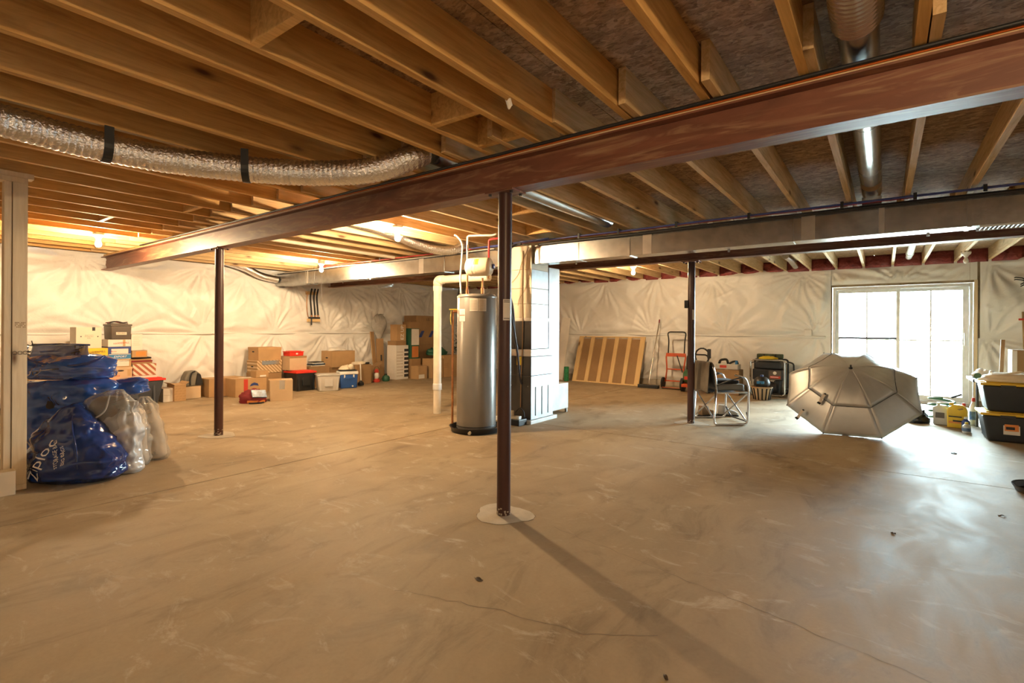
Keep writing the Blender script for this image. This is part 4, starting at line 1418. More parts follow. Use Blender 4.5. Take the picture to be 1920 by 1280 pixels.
MB().lathe([(.02, 0), (.055, .004), (.06, .02), (.04, .05)], 16, rot=(0, R(90), 0)).build('roll_end', 'cloth_cream', t, smooth=True).location = (.085, .06, .06)
# boxes behind
carton('moving_box', 'brown carton behind the cooler carrying the box with a hand hole', -9.38, 6.3, 6.86, 0, .365, .40, 'cardboard_dark')
t = carton('moving_box', 'brown box with oval hand hole behind the cooler', -9.33, 6.32, 6.88, .366, .71, .40, 'cardboard', side_hole=.2)
cloth_heap('paper_wad', 'crumpled white paper wad on the box with the hand hole', (-9.53, 6.55, .712), (.14, .20, .07), 'cloth_white', 15, 'paper')
carton('low_carton', 'brown carton behind the grey tub under the magazines', -9.25, 5.74, 6.2, 0, .42, .4, 'cardboard_dark')
t = thing('magazine_stack', 'slipping stack of magazines on a carton behind the grey tub', 'magazines', (-9.4, 5.97, .4222))
for k in range(5):
    MB().box((.0, .012 * (k % 3), .009 + .017 * k), (.23, .30 - .02 * k, .0155), (0, 0, R(8 * (k % 3) - 6))).build('magazine', ['paper_white', 'dark_cloth', 'magazine'][k % 3], t)
carton('moving_box', 'narrow brown box right of the cooler behind the plunger', -8.98, 6.66, 7.05, 0, .42, .35, 'cardboard_dark')
t = cloth_heap('folded_cloth', 'crumpled cream cloth lying on the narrow brown box', (-9.15, 6.86, .4222), (.13, .18, .06), 'cloth_cream', 21)
MB().box((.10, .12, .02), (.08, .1, .035), (0, 0, R(20))).build('black_corner', 'dark_cloth', t, bevel=.008)
t = thing('plunger', 'plunger with white handle and black rubber cup in front of the narrow box', 'plunger', (-8.85, 6.68, 0))
MB().lathe([(.058, .001), (.062, .03), (.055, .06), (.03, .08), (.02, .1)], 20).build('rubber_cup', 'rubber', t, smooth='auto')
MB().cyl((0, 0, .1), (-.03, .005, .46), .012, n=10).build('handle', 'paper_white', t, smooth='auto')
# red lantern, kettle, open carton
carton('moving_box', 'open-topped brown carton behind the red lantern', -9.32, 7.26, 7.56, 0, .35, .24, 'cardboard_dark', top='open')
t = thing('lantern', 'red camping lantern on the floor', 'lantern', (-9.12, 7.30, 0))
MB().lathe([(.075, .001), (.08, .03), (.055, .06), (.05, .08)], 20).build('base', 'ink_red', t, smooth='auto')
MB().lathe([(.045, .08), (.06, .12), (.055, .18), (.04, .21)], 18).build('globe', 'cloth_white', t, smooth='auto')
MB().lathe([(.05, .21), (.055, .24), (.03, .28), (.015, .29)], 18).build('cap', 'ink_red', t, smooth='auto')
MB().tube(smooth_path([(0, -.06, .1), (0, -.09, .22), (0, -.04, .33), (0, .04, .33), (0, .09, .22), (0, .06, .1)], 5), .004, 6).build('bail', 'steel_dark', t, smooth=True)
t = thing('fuel_jug', 'squat dark green jug on the floor right of the lantern', 'jug', (-9.1, 7.55, 0))
MB().lathe([(.07, .001), (.085, .03), (.085, .09), (.06, .125), (.025, .135), (.025, .15)], 20).build('body', 'green_dark', t, smooth='auto')
MB().cyl((0, 0, .15), (0, 0, .165), .028, n=14).build('cap', 'black_plastic', t, smooth='auto')
# tall flattened cardboard
t = thing('cardboard_sheet', 'tall folded cardboard sheet leaning in the left wall corner pile', 'cardboard', (-9.655, 7.74, 0))
MB().box((0, -.09, .56), (.02, .16, 1.12), (0, R(-6), R(25))).build('panel', 'cardboard', t)
MB().box((.02, .08, .48), (.02, .18, .95), (0, R(-6), R(-18))).build('panel', 'cardboard_dark', t)
MB().box((.06, .08, .50), (.012, .03, .14), (0, R(-6), R(-18))).build('handle_cutout', 'ink', t)
t = thing('plastic_bag', 'translucent white plastic bag hung on the left wall above the cardboard', 'bag', (-9.74, 7.85, 1.2))
mat_film('film_white', (.80, .77, .72), .75, .3)


def _wb(u, v):
    a = 2 * PI * u
    w = .05 + .17 * math.sin(PI * min(1, v * 1.05) ** .7) * (1 + .2 * mnoise.noise((u * 6, v * 5, 3)))
    return (.02 + .05 * math.sin(a) * math.sin(PI * v) ** .5, w * math.cos(a), .34 - .62 * v + .03 * mnoise.noise((u * 9, v * 7, 1)))


MB().grid(_wb, 24, 16).build('film', 'film_white', t, smooth=True)
MB().tube(smooth_path([(.03, -.14, .12), (.03, -.08, .27), (.03, .03, .33), (.03, .12, .33)], 5), .006, 6).build('drawstring', 'grey_cloth', t, smooth=True)
MB().cyl((-.06, .03, .33), (.03, .03, .33), .004, n=6).build('hook', 'steel_dark', t)
# corner pile
t = carton('appliance_box', 'tall white box with black product pictures in the corner pile', -9.16, 7.90, 8.27, 0, .80, .33, 'paper_white')
for k in range(7):
    MB().bx(t['d2'] + .0003, t['d2'] + .001, .06, .19, .05 + .1 * k, .115 + .1 * k).build('product_picture', 'ink', t, bevel=.0)
for k in range(9):
    MB().bx(t['d2'] + .0003, t['d2'] + .001, -.17, .02, .08 + .07 * k, .088 + .07 * k).build('print_line', 'cardboard_dark', t)
carton('low_carton', 'flat brown carton on the white picture box', -9.18, 7.91, 8.22, .801, .90, .3, 'cardboard_dark')
t = carton('canopy_box', 'brown box with big white vertical letters in the corner pile', -9.22, 7.98, 8.25, .901, 1.29, .25, 'cardboard', panel=(.35, .85, .1, .9, 'cardboard'))
o = text('lettering', 'EZ UP', .13, 'ink_white', t, (t['d2'] + .0025, .02, .195), (0, 0, 0), .0006)
o.rotation_euler = (Euler((R(90), 0, R(90))).to_matrix() @ Matrix.Rotation(R(90), 3, 'Z')).to_euler()
carton('moving_box', 'brown box carrying the green tree carton', -9.1, 8.32, 8.62, .0, .47, .3, 'cardboard_dark')
t = carton('tree_carton', 'tall green and white carton in the corner pile', -9.12, 8.30, 8.58, .471, 1.20, .22, 'green_dark', panel=(.12, .98, .45, .98, 'paper_white'))
MB().bx(t['d2'] + .0003, t['d2'] + .0014, -.09, .12, .03, .30).build('picture', 'orange_box', t)
carton('low_carton', 'brown open box perched on the green tree carton', -9.1, 8.28, 8.6, 1.201, 1.36, .28, 'cardboard_dark')
t = carton('shipping_box', 'small brown box with white sticker on the floor of the corner pile', -8.82, 8.28, 8.56, 0, .31, .25, 'cardboard', panel=(.05, .7, .05, .35, 'paper_white'))
MB().bx(-.126, .126, .1402, .142, 0.01, .30).build('blue_side', 'blue_lid', t)
carton('moving_box', 'plain brown carton left of the vent pipe in the corner pile', -8.72, 8.64, 9.0, 0, .47, .35, 'cardboard')
t = carton('moving_box', 'plain brown carton behind the vent pipe', -8.72, 9.03, 9.56, 0, .54, .35, 'cardboard')
for k in range(3):
    MB().bx(t['d2'] + .0003, t['d2'] + .001, -.25, -.1, .24 + .04 * k, .25 + .04 * k).build('print_line', 'cardboard_dark', t)
t = carton('moving_box', 'large brown carton with dark print highest in the corner pile', -9.3, 8.66, 9.4, .80, 1.52, .45, 'cardboard_dark')
for y in (-.22, .12):
    MB().prism([(y - .08, .18), (y + .02, .34), (y + .12, .34), (y + .02, .18)], t['d2'] + .0003, t['d2'] + .001, 'YZ').build('blue_print', 'blue_lid', t)
text('lettering', 'LG', .09, 'ink', t, (t['d2'] + .0012, .02, .62), RX, .0005)
carton('moving_box', 'dark carton hidden under the large printed carton', -9.32, 8.66, 9.4, .0, .799, .43, 'cardboard_dark')
cloth_heap('dark_clothes', 'dark green and black clothing piled on the plain cartons', (-8.95, 9.0, .545), (.15, .30, .18), 'green_dark', 31, crag=.35)
# artificial tree and black bags by the corner
t = thing('artificial_tree', 'dark green artificial tree standing behind the vent pipe', 'tree', (-8.9, 10.06, 0))
MB().cyl((0, 0, .0), (0, 0, 1.45), .02, n=8).build('trunk', 'cardboard_dark', t)
mat('needle', (.012, .045, .032), .6, 0, .4)
rn = random.Random(9)
lf = MB()
for k in range(900):
    z = .55 + .98 * rn.random()
    r0 = .33 * (1.2 - .55 * (z - .55))
    a = rn.uniform(0, 2 * PI)
    rr_ = r0 * math.sqrt(rn.random())
    c = Vector((rr_ * math.cos(a), rr_ * math.sin(a), z))
    d = Vector((math.cos(a) + rn.uniform(-.6, .6), math.sin(a) + rn.uniform(-.6, .6), rn.uniform(-.4, .8))).normalized()
    s = d.cross(Vector((0, 0, 1))).normalized()
    l_, w_ = rn.uniform(.05, .1), rn.uniform(.012, .025)
    lf.add([c - d * l_ * .4, c + s * w_ + Vector((0, 0, .006)), c + d * l_, c - s * w_ + Vector((0, 0, .006))], [(0, 1, 2, 3)])
o = lf.build('foliage', 'needle', t)
o['kind'] = 'stuff'
mat('bag_black', (.012, .012, .014), .25, 0, .2, 8, .8, 14)
cloth_heap('rubbish_bag', 'black rubbish bag on the floor beside the artificial tree', (-8.5, 9.82, 0), (.16, .2, .52), 'bag_black', 41, 'bag', crag=.3)
# ================================================================== storage bags at the left
mat_film('film_blue', (.03, .12, .50), .86, .12)
mat_film('film_pale_blue', (.16, .22, .48), .72, .14)
mat_film('film_navy', (.018, .055, .25), .92, .13)
mat_film('film_clear', (.72, .70, .66), .38, .10)
mat_film('film_milk', (.80, .79, .78), .88, .22)
mat('quilt', (.60, .51, .40), .8, 0, .08, 6, .6, 18)
mat('brown_cloth', (.13, .085, .06), .8, 0, .4, 6, .4, 16)
VA = 0.6343


def loft(sections, seed, wr=.035, n=72, m=44, expo=2.4, fine=1.0, fold=.0, pleat=.0, tilt=.0):
    zs = [s[0] for s in sections]

    def at(v):
        z = zs[0] + (zs[-1] - zs[0]) * v
        for a, b in zip(sections[:-1], sections[1:]):
            if z <= b[0] + 1e-9:
                t = (z - a[0]) / (b[0] - a[0])
                return [z] + [a[k] + (b[k] - a[k]) * t for k in range(1, 5)]
        return list(sections[-1])

    def ridge(p):
        return 1 - 2.2 * abs(mnoise.noise(p))

    def fn(u, v):
        z, cx, cy, rx, ry = at(v)
        a = 2 * PI * u
        ca, sa = math.cos(a), math.sin(a)
        x = rx * math.copysign(abs(ca) ** (2 / expo), ca)
        y = ry * math.copysign(abs(sa) ** (2 / expo), sa)
        q = Vector((x * 4.5, y * 4.5, z * 4.5)) + Vector((seed, seed * .37, 0))
        w = .9 * mnoise.noise(q * .8) + .55 * ridge(q * 1.1) + .32 * fine * ridge(q * 2.3) + .16 * fine * ridge(q * 4.9)
        d = wr * .75 * w * (1.0 if .03 < v < .97 else .25)
        d += fold * math.sin(z * 46 + x * 9 * math.sin(seed) + 5 * mnoise.noise(q * .7)) * math.sin(PI * v)
        d += pleat * math.sin(a * 9 + 4 * mnoise.noise(q * .6)) * v ** 2
        L = max(.02, math.hypot(x, y))
        dd = min(d, L) if d > 0 else max(d, -.6 * L)
        return (cx + x + x / L * dd, cy + y + y / L * dd, max(.001, z + (.35 * wr * mnoise.noise(q * 1.3 + Vector((9, 0, 0))) if 0 < v else 0) + tilt * x * min(1, z * 12)))
    mb = MB().grid(fn, n, m)
    top = [i * (m + 1) + m for i in range(n)]
    bot = [i * (m + 1) for i in range(n)]
    mb.f.append(tuple(reversed(top)))
    mb.f.append(tuple(bot))
    mb.mi += [0, 0]
    return mb


def project_on(o, target):
    """lay a flat child mesh onto the front (-Y) of a sibling surface"""
    from mathutils.bvhtree import BVHTree
    bm = bmesh.new()
    bm.from_mesh(o.data)
    bmesh.ops.triangulate(bm, faces=bm.faces)
    for _ in range(2):
        bmesh.ops.subdivide_edges(bm, edges=[e for e in bm.edges if e.calc_length() > .012], cuts=2)
        bmesh.ops.triangulate(bm, faces=bm.faces)
    bm.to_mesh(o.data)
    bm.free()
    me = target.data
    bvh = BVHTree.FromPolygons([v.co for v in me.vertices], [p.vertices for p in me.polygons])
    mt = o.matrix_basis
    inv = mt.inverted()
    for v in o.data.vertices:
        p = mt @ v.co
        hit = bvh.ray_cast(Vector((p.x, -3, p.z)), Vector((0, 1, 0)))
        if hit[0] is not None:
            p = Vector((p.x, hit[0].y - .006, p.z))
        v.co = inv @ p


def bag_text(s, size, m, parent, target, x, z, tilt, sx=1.0, shear=0.0):
    o = text('lettering', s, size, m, parent, (x, -.4, z), (0, 0, 0), 0.0, sx=1.0, shear=shear)
    o.rotation_euler = (Matrix.Rotation(R(90), 3, 'X') @ Matrix.Rotation(R(tilt), 3, 'Z')).to_euler()
    project_on(o, target)
    return o


def sbag(name, label, loc, sections, film, seed, wr=.05, inner=None, fine=1.0, **kw):
    t = thing(name, label, 'bag', loc, VA)
    o = loft(sections, seed, wr, fine=fine, **kw).build('film', film, t, smooth=True)
    if inner:
        sc_ = [(z, cx, cy + .01, rx * .72, ry * .66) for z, cx, cy, rx, ry in sections]
        sc_ = [(sc_[0][0] + .012,) + sc_[0][1:]] + sc_[1:-1] + [(sections[-1][0] - .06,) + sc_[-1][1:]]
        loft(sc_, seed + 3, wr * .7, 36, 18).build('contents', inner, t, smooth=True)
    return t, o


t, o = sbag('storage_bag', 'large blue storage bag slumped on the floor in front, with white lettering', (-5.15, 1.185, 0),
            [(0.0, -.01, -.01, .29, .15), (.04, .0, -.02, .335, .18), (.17, .015, -.02, .335, .18), (.30, -.05, .0, .27, .15), (.45, -.08, .03, .18, .10), (.585, -.04, .06, .015, .03)], 'film_navy', 3, .06, 'brown_cloth', fold=.008)
bag_text('Ziploc', .115, 'ink_white', t, o, -.085, .19, 76, shear=.0)
bag_text('STORAGE BAG', .032, 'ink_white', t, o, .01, .235, 116)
bag_text('BIG BAGS', .034, 'ink_white', t, o, .06, .225, 116)
bag_text('XXL', .045, 'ink_white', t, o, -.185, .11, 76)
MB().tube(smooth_path([(-.04, .03, .58), (.05, -.10, .43), (.15, -.18, .28), (.19, -.215, .13)], 6), .006, 6).build('seam', 'film_navy', t, smooth=True)
t, o = sbag('storage_bag', 'blue storage bag in the middle of the pile by the stud partition', (-5.66, 1.24, .0),
            [(0.0, 0, 0, .28, .14), (.15, 0, 0, .31, .15), (.40, -.01, 0, .335, .16), (.56, 0, 0, .34, .165), (.66, .01, 0, .34, .16), (.745, .0, .0, .31, .13)], 'film_blue', 17, .085, 'dark_cloth', fold=.016, tilt=.05)
t, o = sbag('storage_bag', 'topmost blue storage bag with a see-through handle flap and dark lettering', (-5.66, 1.24, .752),
            [(0.0, 0, 0, .31, .13), (.03, .0, 0, .345, .16), (.08, .01, 0, .35, .165), (.13, .03, 0, .34, .15), (.17, .06, .01, .27, .10), (.20, .16, .02, .10, .05)], 'film_blue', 29, .075, None, fold=.012, tilt=-.10)
fl = MB().grid(lambda u, v: (-.335 + .50 * u - .012 * v, -.02 + .06 * v + .014 * math.sin(u * 7 + v * 3) + .01 * math.sin(u * 15 - v * 4), .10 + .185 * v + .012 * math.sin(u * 3) * v), 26, 10)
fo = fl.build('handle_flap', 'film_pale_blue', t, smooth=True, solid=.006)
MB().tube([(-.345, .04, .288), (-.1, .044, .294), (.155, .04, .288)], .008, 7).build('flap_edge', 'film_navy', t, smooth=True)
MB().tube(smooth_path([(-.345, .0, .27), (-.30, -.08, .22), (-.18, -.15, .165), (0, -.185, .13), (.2, -.18, .125), (.33, -.12, .16), (.36, -.05, .20)], 6), .009, 7).build('carry_strap', 'film_navy', t, smooth=True)
bag_text('Ziploc', .105, 'ink', t, fo, .07, .20, -74)
t, o = sbag('clear_bag', 'clear plastic bag of brown clothing behind the blue and white bags', (-5.13, 1.385, 0),
            [(0.0, .05, .03, .08, .05), (.2, .04, .03, .11, .06), (.40, .0, .02, .16, .09), (.55, -.02, .02, .18, .09), (.62, .0, .02, .13, .06), (.68, .04, .02, .05, .02)], 'film_clear', 37, .06, 'brown_cloth', fold=.008, pleat=.012)
MB().tube(smooth_path([(-.19, -.03, .57), (-.17, -.07, .49), (-.06, -.09, .46), (.03, -.08, .52), (.03, -.03, .64)], 6), .007, 6).build('zip_edge', 'film_milk', t, smooth=True)
t, o = sbag('clear_bag', 'milky white drawstring bag of bedding standing in front', (-5.06, 1.48, 0),
            [(0.0, -.01, 0, .125, .075), (.04, -.01, 0, .14, .085), (.28, -.02, 0, .135, .09), (.42, -.035, 0, .125, .075), (.5, -.03, 0, .10, .045), (.52, -.03, 0, .085, .03), (.58, -.01, .0, .095, .02)], 'film_milk', 43, .04, fold=.006, pleat=.014)
MB().tube(smooth_path([(-.14, -.03, .005), (-.155, -.05, .2), (-.155, -.05, .40), (-.12, -.03, .56)], 6), .004, 6).build('side_seam', 'white_paint', t, smooth=True)
t, o = sbag('clear_bag', 'clear bag with rolled grey quilt behind the white bedding bag', (-5.235, 1.615, 0),
            [(0.0, .015, 0, .075, .06), (.06, .015, 0, .085, .065), (.35, -.01, 0, .08, .065), (.5, -.03, 0, .065, .055), (.55, -.05, 0, .04, .03)], 'film_clear', 53, .035, 'quilt', fold=.008, pleat=.008)
t, o = sbag('clear_bag', 'clear bag with cream quilted bedding at the right end of the bag pile', (-5.375, 1.76, 0),
            [(0.0, .03, 0, .11, .08), (.05, .03, 0, .115, .085), (.3, .0, 0, .095, .08), (.5, -.04, 0, .07, .06), (.56, -.06, 0, .03, .03)], 'film_clear', 61, .035, 'quilt', fold=.008, pleat=.008)
for k in range(5):
    MB().tube([(-.02 + .04 * (k % 3) - .03, -.083 + .01 * (k % 2), .05 + .09 * k), (.07, -.08, .08 + .09 * k)], .003, 5).build('quilt_stitch', 'cardboard_pale', t)
t, o = sbag('storage_bag', 'small crumpled blue storage bag lying on the quilt bags', (-5.44, 1.59, .60),
            [(0.0, 0, 0, .10, .08), (.02, 0, 0, .17, .10), (.07, .0, 0, .16, .09), (.12, .05, .0, .09, .05), (.16, .09, .0, .02, .02)], 'film_blue', 71, .07, fold=.008)
t = carton('shipping_box', 'small tan carton at the foot of the stud partition', -4.985, .45, .81, 0, .17, .10, 'cardboard_pale')
text('lettering', 'fragile', .06, 'cardboard', t, (.0512, .02, .08), RX, .0005)

# ================================================================== far wall: leaning and standing things
def lean(o, loc, rot):
    o.location = loc
    o.rotation_euler = rot
    return o


t = thing('slatted_panel', 'wooden slatted panel with brown board leaning on the far wall', 'panel', (-5.02, 10.27, 0))
t.rotation_euler = (R(-18), 0, R(-3))
MB().bx(-.74, .74, .03, .04, .03, 1.05).build('backing_board', 'cardboard_dark', t)
for k in range(6):
    x = -.775 + .31 * k - (.0)
    w = .09 if k not in (0, 5) else .11
    MB().bx(x - w / 2, x + w / 2, 0, .03, .03, 1.07).build('slat', 'slat', t, bevel=.003)
MB().bx(-.83, .83, .0, .04, .002, .03).build('rail', 'slat', t)
MB().bx(-.83, .83, .0, .04, 1.071, 1.095).build('rail', 'slat', t)
t = thing('push_broom', 'push broom with black head leaning on the far wall', 'broom', (-3.9, 10.05, 0))
MB().bx(-.22, .22, -.04, .04, .03, .07).build('head', 'black_plastic', t, bevel=.008)
MB().bx(-.215, .215, -.045, .045, .001, .03).build('bristles', 'rubber', t)
MB().cyl((-.0, .0, .07), (.0, .60, 1.35), .012, n=10).build('handle', 'galv', t, smooth='auto')
MB().cyl((.0, .60, 1.35), (.0, .62, 1.42), .014, n=10).build('grip', 'maroon', t, smooth='auto')
tag(MB().box((0, 0, .74), (.22, .02, 1.48), (R(-8), 0, 0)).build('white_plank', 'paper_white', bevel=.003), 'white plank leaning on the far wall right of the furnace', 'plank')
bpy.data.objects['white_plank'].location = (-6.22, 10.42, .003)
bpy.data.objects['white_plank'].rotation_euler = (0, R(4), R(5))
t = thing('netting_roll', 'roll of green garden netting on the floor left of the slatted panel', 'roll', (-5.93, 10.2, 0))
mat('net_green', (.02, .22, .09), .5, 0, .5, 30, .5, 60)
MB().lathe([(.055, .001), (.058, .01), (.058, .33), (.03, .335)], 20).build('roll', 'net_green', t, smooth='auto')
for k in range(6):
    MB().lathe([(.0585, .03 + .05 * k), (.061, .035 + .05 * k), (.0585, .04 + .05 * k)], 20, caps=False).build('winding', 'net_green', t, smooth=True)

# hand truck
mat('truck_red', (.55, .085, .02), .45)
t = thing('hand_truck', 'orange-red hand truck with tall black handle by the far wall', 'hand truck', (-3.43, 10.22, 0))
t.rotation_euler = (R(-8), 0, 0)
for s in (-1, 1):
    MB().tube(corner_path([(s * .19, .02, .14), (s * .17, .02, .40), (s * .20, .02, .66), (s * .185, .02, .72)], .05), .016, 8).build('rail', 'truck_red', t, smooth=True)
    MB().cyl((s * .19 - .02, -.01, .115), (s * .19 + .03 * s - .02, -.01, .115), .112, n=24).build('tyre', 'rubber', t, smooth='auto')
    MB().cyl((s * .19 - .03, -.01, .115), (s * .19 + .045 * s - .01, -.01, .115), .05, n=16).build('hub', 'truck_red', t, smooth='auto')
MB().bx(-.2, .2, .0, .04, .66, .73).build('cross_plate', 'truck_red', t, bevel=.005)
for z in (.40, .16):
    MB().cyl((-.18, .02, z), (.18, .02, z), .012, n=8).build('crossbar', 'truck_red', t, smooth='auto')
MB().tube(corner_path([(-.165, .03, .70), (-.165, .03, 1.0), (-.205, .03, 1.17), (.185, .03, 1.17), (.165, .03, 1.0), (.165, .03, .70)], .07), .014, 8).build('handle', 'rubber', t, smooth=True)
MB().bx(-.19, .19, -.16, .02, .012, .022).build('toe_plate', 'truck_red', t)
MB().cyl((.03, -.0, .68), (.17, -.05, .34), .012, n=8).build('brace', 'steel_dark', t, smooth='auto')

# pressure washer
mat('washer_green', (.03, .11, .045), .4)
t = thing('pressure_washer', 'green and black pressure washer half behind the rear steel column', 'machine', (-2.92, 9.92, 0))
MB().bx(-.22, .22, -.15, .15, .10, .16).build('base_frame', 'truck_red', t, bevel=.01)
MB().lathe([(.02, -.15), (.11, -.14), (.14, -.08), (.14, .08), (.11, .14), (.02, .15)], 20, c=(-.06, 0, .30), rot=(0, R(90), 0)).build('engine_cover', 'washer_green', t, smooth='auto')
MB().bx(-.1, .04, -.12, .1, .40, .50).build('fuel_tank', 'washer_green', t, bevel=.03, seg=3, smooth='auto')
MB().cyl((-.04, -.0, .50), (-.04, 0, .535), .03, n=14).build('fuel_cap', 'white_paint', t, smooth='auto')
MB().bx(.05, .2, -.1, .1, .16, .34).build('pump', 'steel_dark', t, bevel=.015)
for s in (-1, 1):
    MB().cyl((s * .24 - .025, .02, .13), (s * .24 + .025, .02, .13), .13, n=22).build('wheel', 'rubber', t, smooth='auto')
    MB().cyl((s * .24 - .03, .02, .13), (s * .24 + .03, .02, .13), .05, n=14).build('hub', 'truck_red', t, smooth='auto')
MB().tube(corner_path([(-.2, .12, .14), (-.2, .16, .72), (.2, .16, .72), (.2, .12, .14)], .08), .014, 8).build('handle', 'rubber', t, smooth=True)
MB().tube([(.12 + .13 * math.cos(a), .05 - .012 * (k % 4), .70 + .15 * math.sin(a)) for k, a in enumerate([i * .35 for i in range(72)])], .014, 7).build('hose_coil', 'rubber', t, smooth=True)
MB().bx(.22, .28, .0, .06, .66, .84).build('spray_gun', 'black_plastic', t, bevel=.012)
MB().bx(-.16, -.1, -.152, -.146, .25, .31).build('red_badge', 'ink_red', t)

# tool clutter between the washer and generator
t = carton('tool_crate', 'dark crate behind the folding chair carrying a tool case', -2.14, 9.95, 10.3, 0, .46, .46, 'cardboard_dark')
t = thing('tool_case', 'grey and red power tool case lying on the dark crate', 'tool case', (-2.37, 10.12, .463))
MB().bx(-.2, .2, -.12, .12, .0005, .10).build('case', 'clear_tub', t, bevel=.015)
MB().bx(-.12, .0, -.124, -.118, .03, .08).build('red_badge', 'ink_red', t)
MB().tube(corner_path([(-.16, 0, .10), (-.14, 0, .17), (-.02, 0, .19), (.0, 0, .10)], .05), .022, 8).build('tool_handle', 'rubber', t, smooth=True)
MB().tube(smooth_path([(.03, -.03, .108), (.08, .02, .14), (.15, .0, .15), (.18, -.05, .11)], 6), .02, 8).build('cord_loop', 'rubber', t, smooth=True)
MB().cyl((.16, -.05, .1), (.16, -.05, .17), .025, n=12).build('bottle', 'blue_band', t, smooth='auto')

# generator
t = thing('generator', 'portable generator in a square tube frame beside the glass door', 'generator', (-1.70, 10.32, 0))
fr_ = [(-.28, .03), (.28, .03), (.28, .66), (-.28, .66)]
for y in (-.2, .2):
    MB().tube(corner_path([(-.28, y, .35), (-.28, y, .66), (.28, y, .66), (.28, y, .03), (-.28, y, .03), (-.28, y, .36)], .05), .016, 8).build('frame_loop', 'chrome' if y < 0 else 'steel_dark', t, smooth=True)
for x, z in ((-.28, .12), (.28, .12), (-.28, .6), (.28, .6)):
    MB().cyl((x, -.2, z), (x, .2, z), .012, n=8).build('frame_bar', 'steel_dark', t, smooth='auto')
MB().bx(-.21, .22, -.19, .17, .50, .63).build('fuel_tank', 'black_plastic', t, bevel=.03, seg=3, smooth='auto')
MB().bx(-.25, .25, -.17, .15, .30, .49).build('panel_housing', 'steel_dark', t, bevel=.01)
pn = MB().bx(.02, .22, -.176, -.171, .31, .47).build('control_panel', 'grey_tote', t)
MB().bx(.04, .21, -.1775, -.1765, .335, .375).build('red_label', 'ink_red', pn)
MB().bx(.05, .18, -.1785, -.1778, .352, .362).build('white_stripe', 'ink_white', pn)
MB().lathe([(.03, 0), (.03, .002)], 16, c=(.12, -.1762, .43), rot=(R(90), 0, 0)).build('badge', 'paper_white', pn)
MB().bx(-.23, -.03, -.176, -.171, .33, .46).build('vent_panel', 'black_plastic', t)
MB().bx(.10, .2, -.15, .1, .06, .29).build('engine_block', 'black_plastic', t, bevel=.015)
MB().lathe([(.04, -.02), (.1, -.01), (.11, .1), (.09, .2)], 20, c=(-.05, -.1, .16), rot=(0, R(90), 0)).build('alternator', 'steel_dark', t, smooth='auto')
MB().bx(-.25, .25, -.17, .17, .045, .06).build('base_plate', 'steel_dark', t)
for s in (-1, 1):
    MB().cyl((s * .2, -.15, .001), (s * .2, -.15, .03), .02, n=10).build('foot', 'rubber', t, smooth='auto')
    MB().cyl((s * .2, .15, .001), (s * .2, .15, .03), .02, n=10).build('foot', 'rubber', t, smooth='auto')
MB().tube(corner_path([(.30, .12, .62), (.38, .12, .6), (.40, .12, .3), (.36, .12, .1)], .06), .014, 8).build('folding_handle', 'rubber', t, smooth=True)
t = cloth_heap('yellow_cord', 'yellow cord and cloth lying on the generator frame', (-1.70, 10.20, .678), (.16, .08, .05), 'yellow', 82, 'cord')
t = thing('camo_mat', 'flat dark green case lying on top of the generator', 'case', (-1.70, 10.38, .678))
mat('camo', (.07, .09, .05), .8, 0, .6, 14)
MB().bx(-.22, .22, -.035, .08, .0005, .085).build('case_body', 'camo', t, bevel=.02, seg=2, smooth='auto')
for x in (-.09, .1):
    MB().bx(x - .012, x + .012, -.042, -.034, .01, .08).build('strap', 'dark_cloth', t)
# wicker basket with black helmet
mat_stripes('wicker', (.60, .47, .30), (.06, .045, .03), 0, 8)
t = thing('wicker_basket', 'striped wicker basket in front of the generator', 'basket', (-1.70, 9.62, 0))
MB().lathe([(.11, .001), (.12, .01), (.155, .18), (.168, .215), (.160, .215), (.145, .17), (.11, .02), (.01, .02)], 28).build('bowl', 'cardboard_pale', t, smooth='auto')
for k in range(14):
    a = 2 * PI * k / 14
    c, s = math.cos(a), math.sin(a)
    MB().tube([(.123 * c, .123 * s, .008), (.158 * c, .158 * s, .18), (.168 * c, .168 * s, .205)], .011, 6).build('dark_stave', 'dark_cloth', t, smooth=True)
MB().tube([(.166 * math.cos(2 * PI * k / 24), .166 * math.sin(2 * PI * k / 24), .218) for k in range(24)], .008, 6, closed=True).build('rim', 'cardboard', t, smooth=True)
t = thing('helmet', 'glossy black helmet resting in the wicker basket', 'helmet', (-1.70, 9.62, .23))
MB().lathe([(.10, .0), (.125, .03), (.13, .07), (.115, .12), (.075, .16), (.02, .175)], 24).build('shell', 'black_plastic', t, smooth='auto')
MB().bx(-.06, .06, -.128, -.11, .05, .10).build('visor', 'blue_band', t, bevel=.008)
MB().bx(-.02, .02, -.05, .05, .17, .2).build('crest', 'blue_lid', t, bevel=.008)

# ================================================================== umbrella
mat('umbrella_silver', (.47, .47, .465), .36, .35, .05, 8, .25, 7)
UC = Vector((-.328, 7.413, .455))
UN = Vector((.0375, -.6692, .7421)).normalized()
E1 = Vector((0, 0, 1)).cross(UN).normalized()
E2 = UN.cross(E1)
um = thing('golf_umbrella', 'open silver golf umbrella lying tilted on the floor before the glass door', 'umbrella')
um.matrix_world = Matrix(((E1.x, E2.x, UN.x, UC.x), (E1.y, E2.y, UN.y, UC.y), (E1.z, E2.z, UN.z, UC.z), (0, 0, 0, 1)))
UR, UH, U0 = .723, .40, 1.98


def uz(r):
    return UH * (1 - (r / UR) ** 1.75)


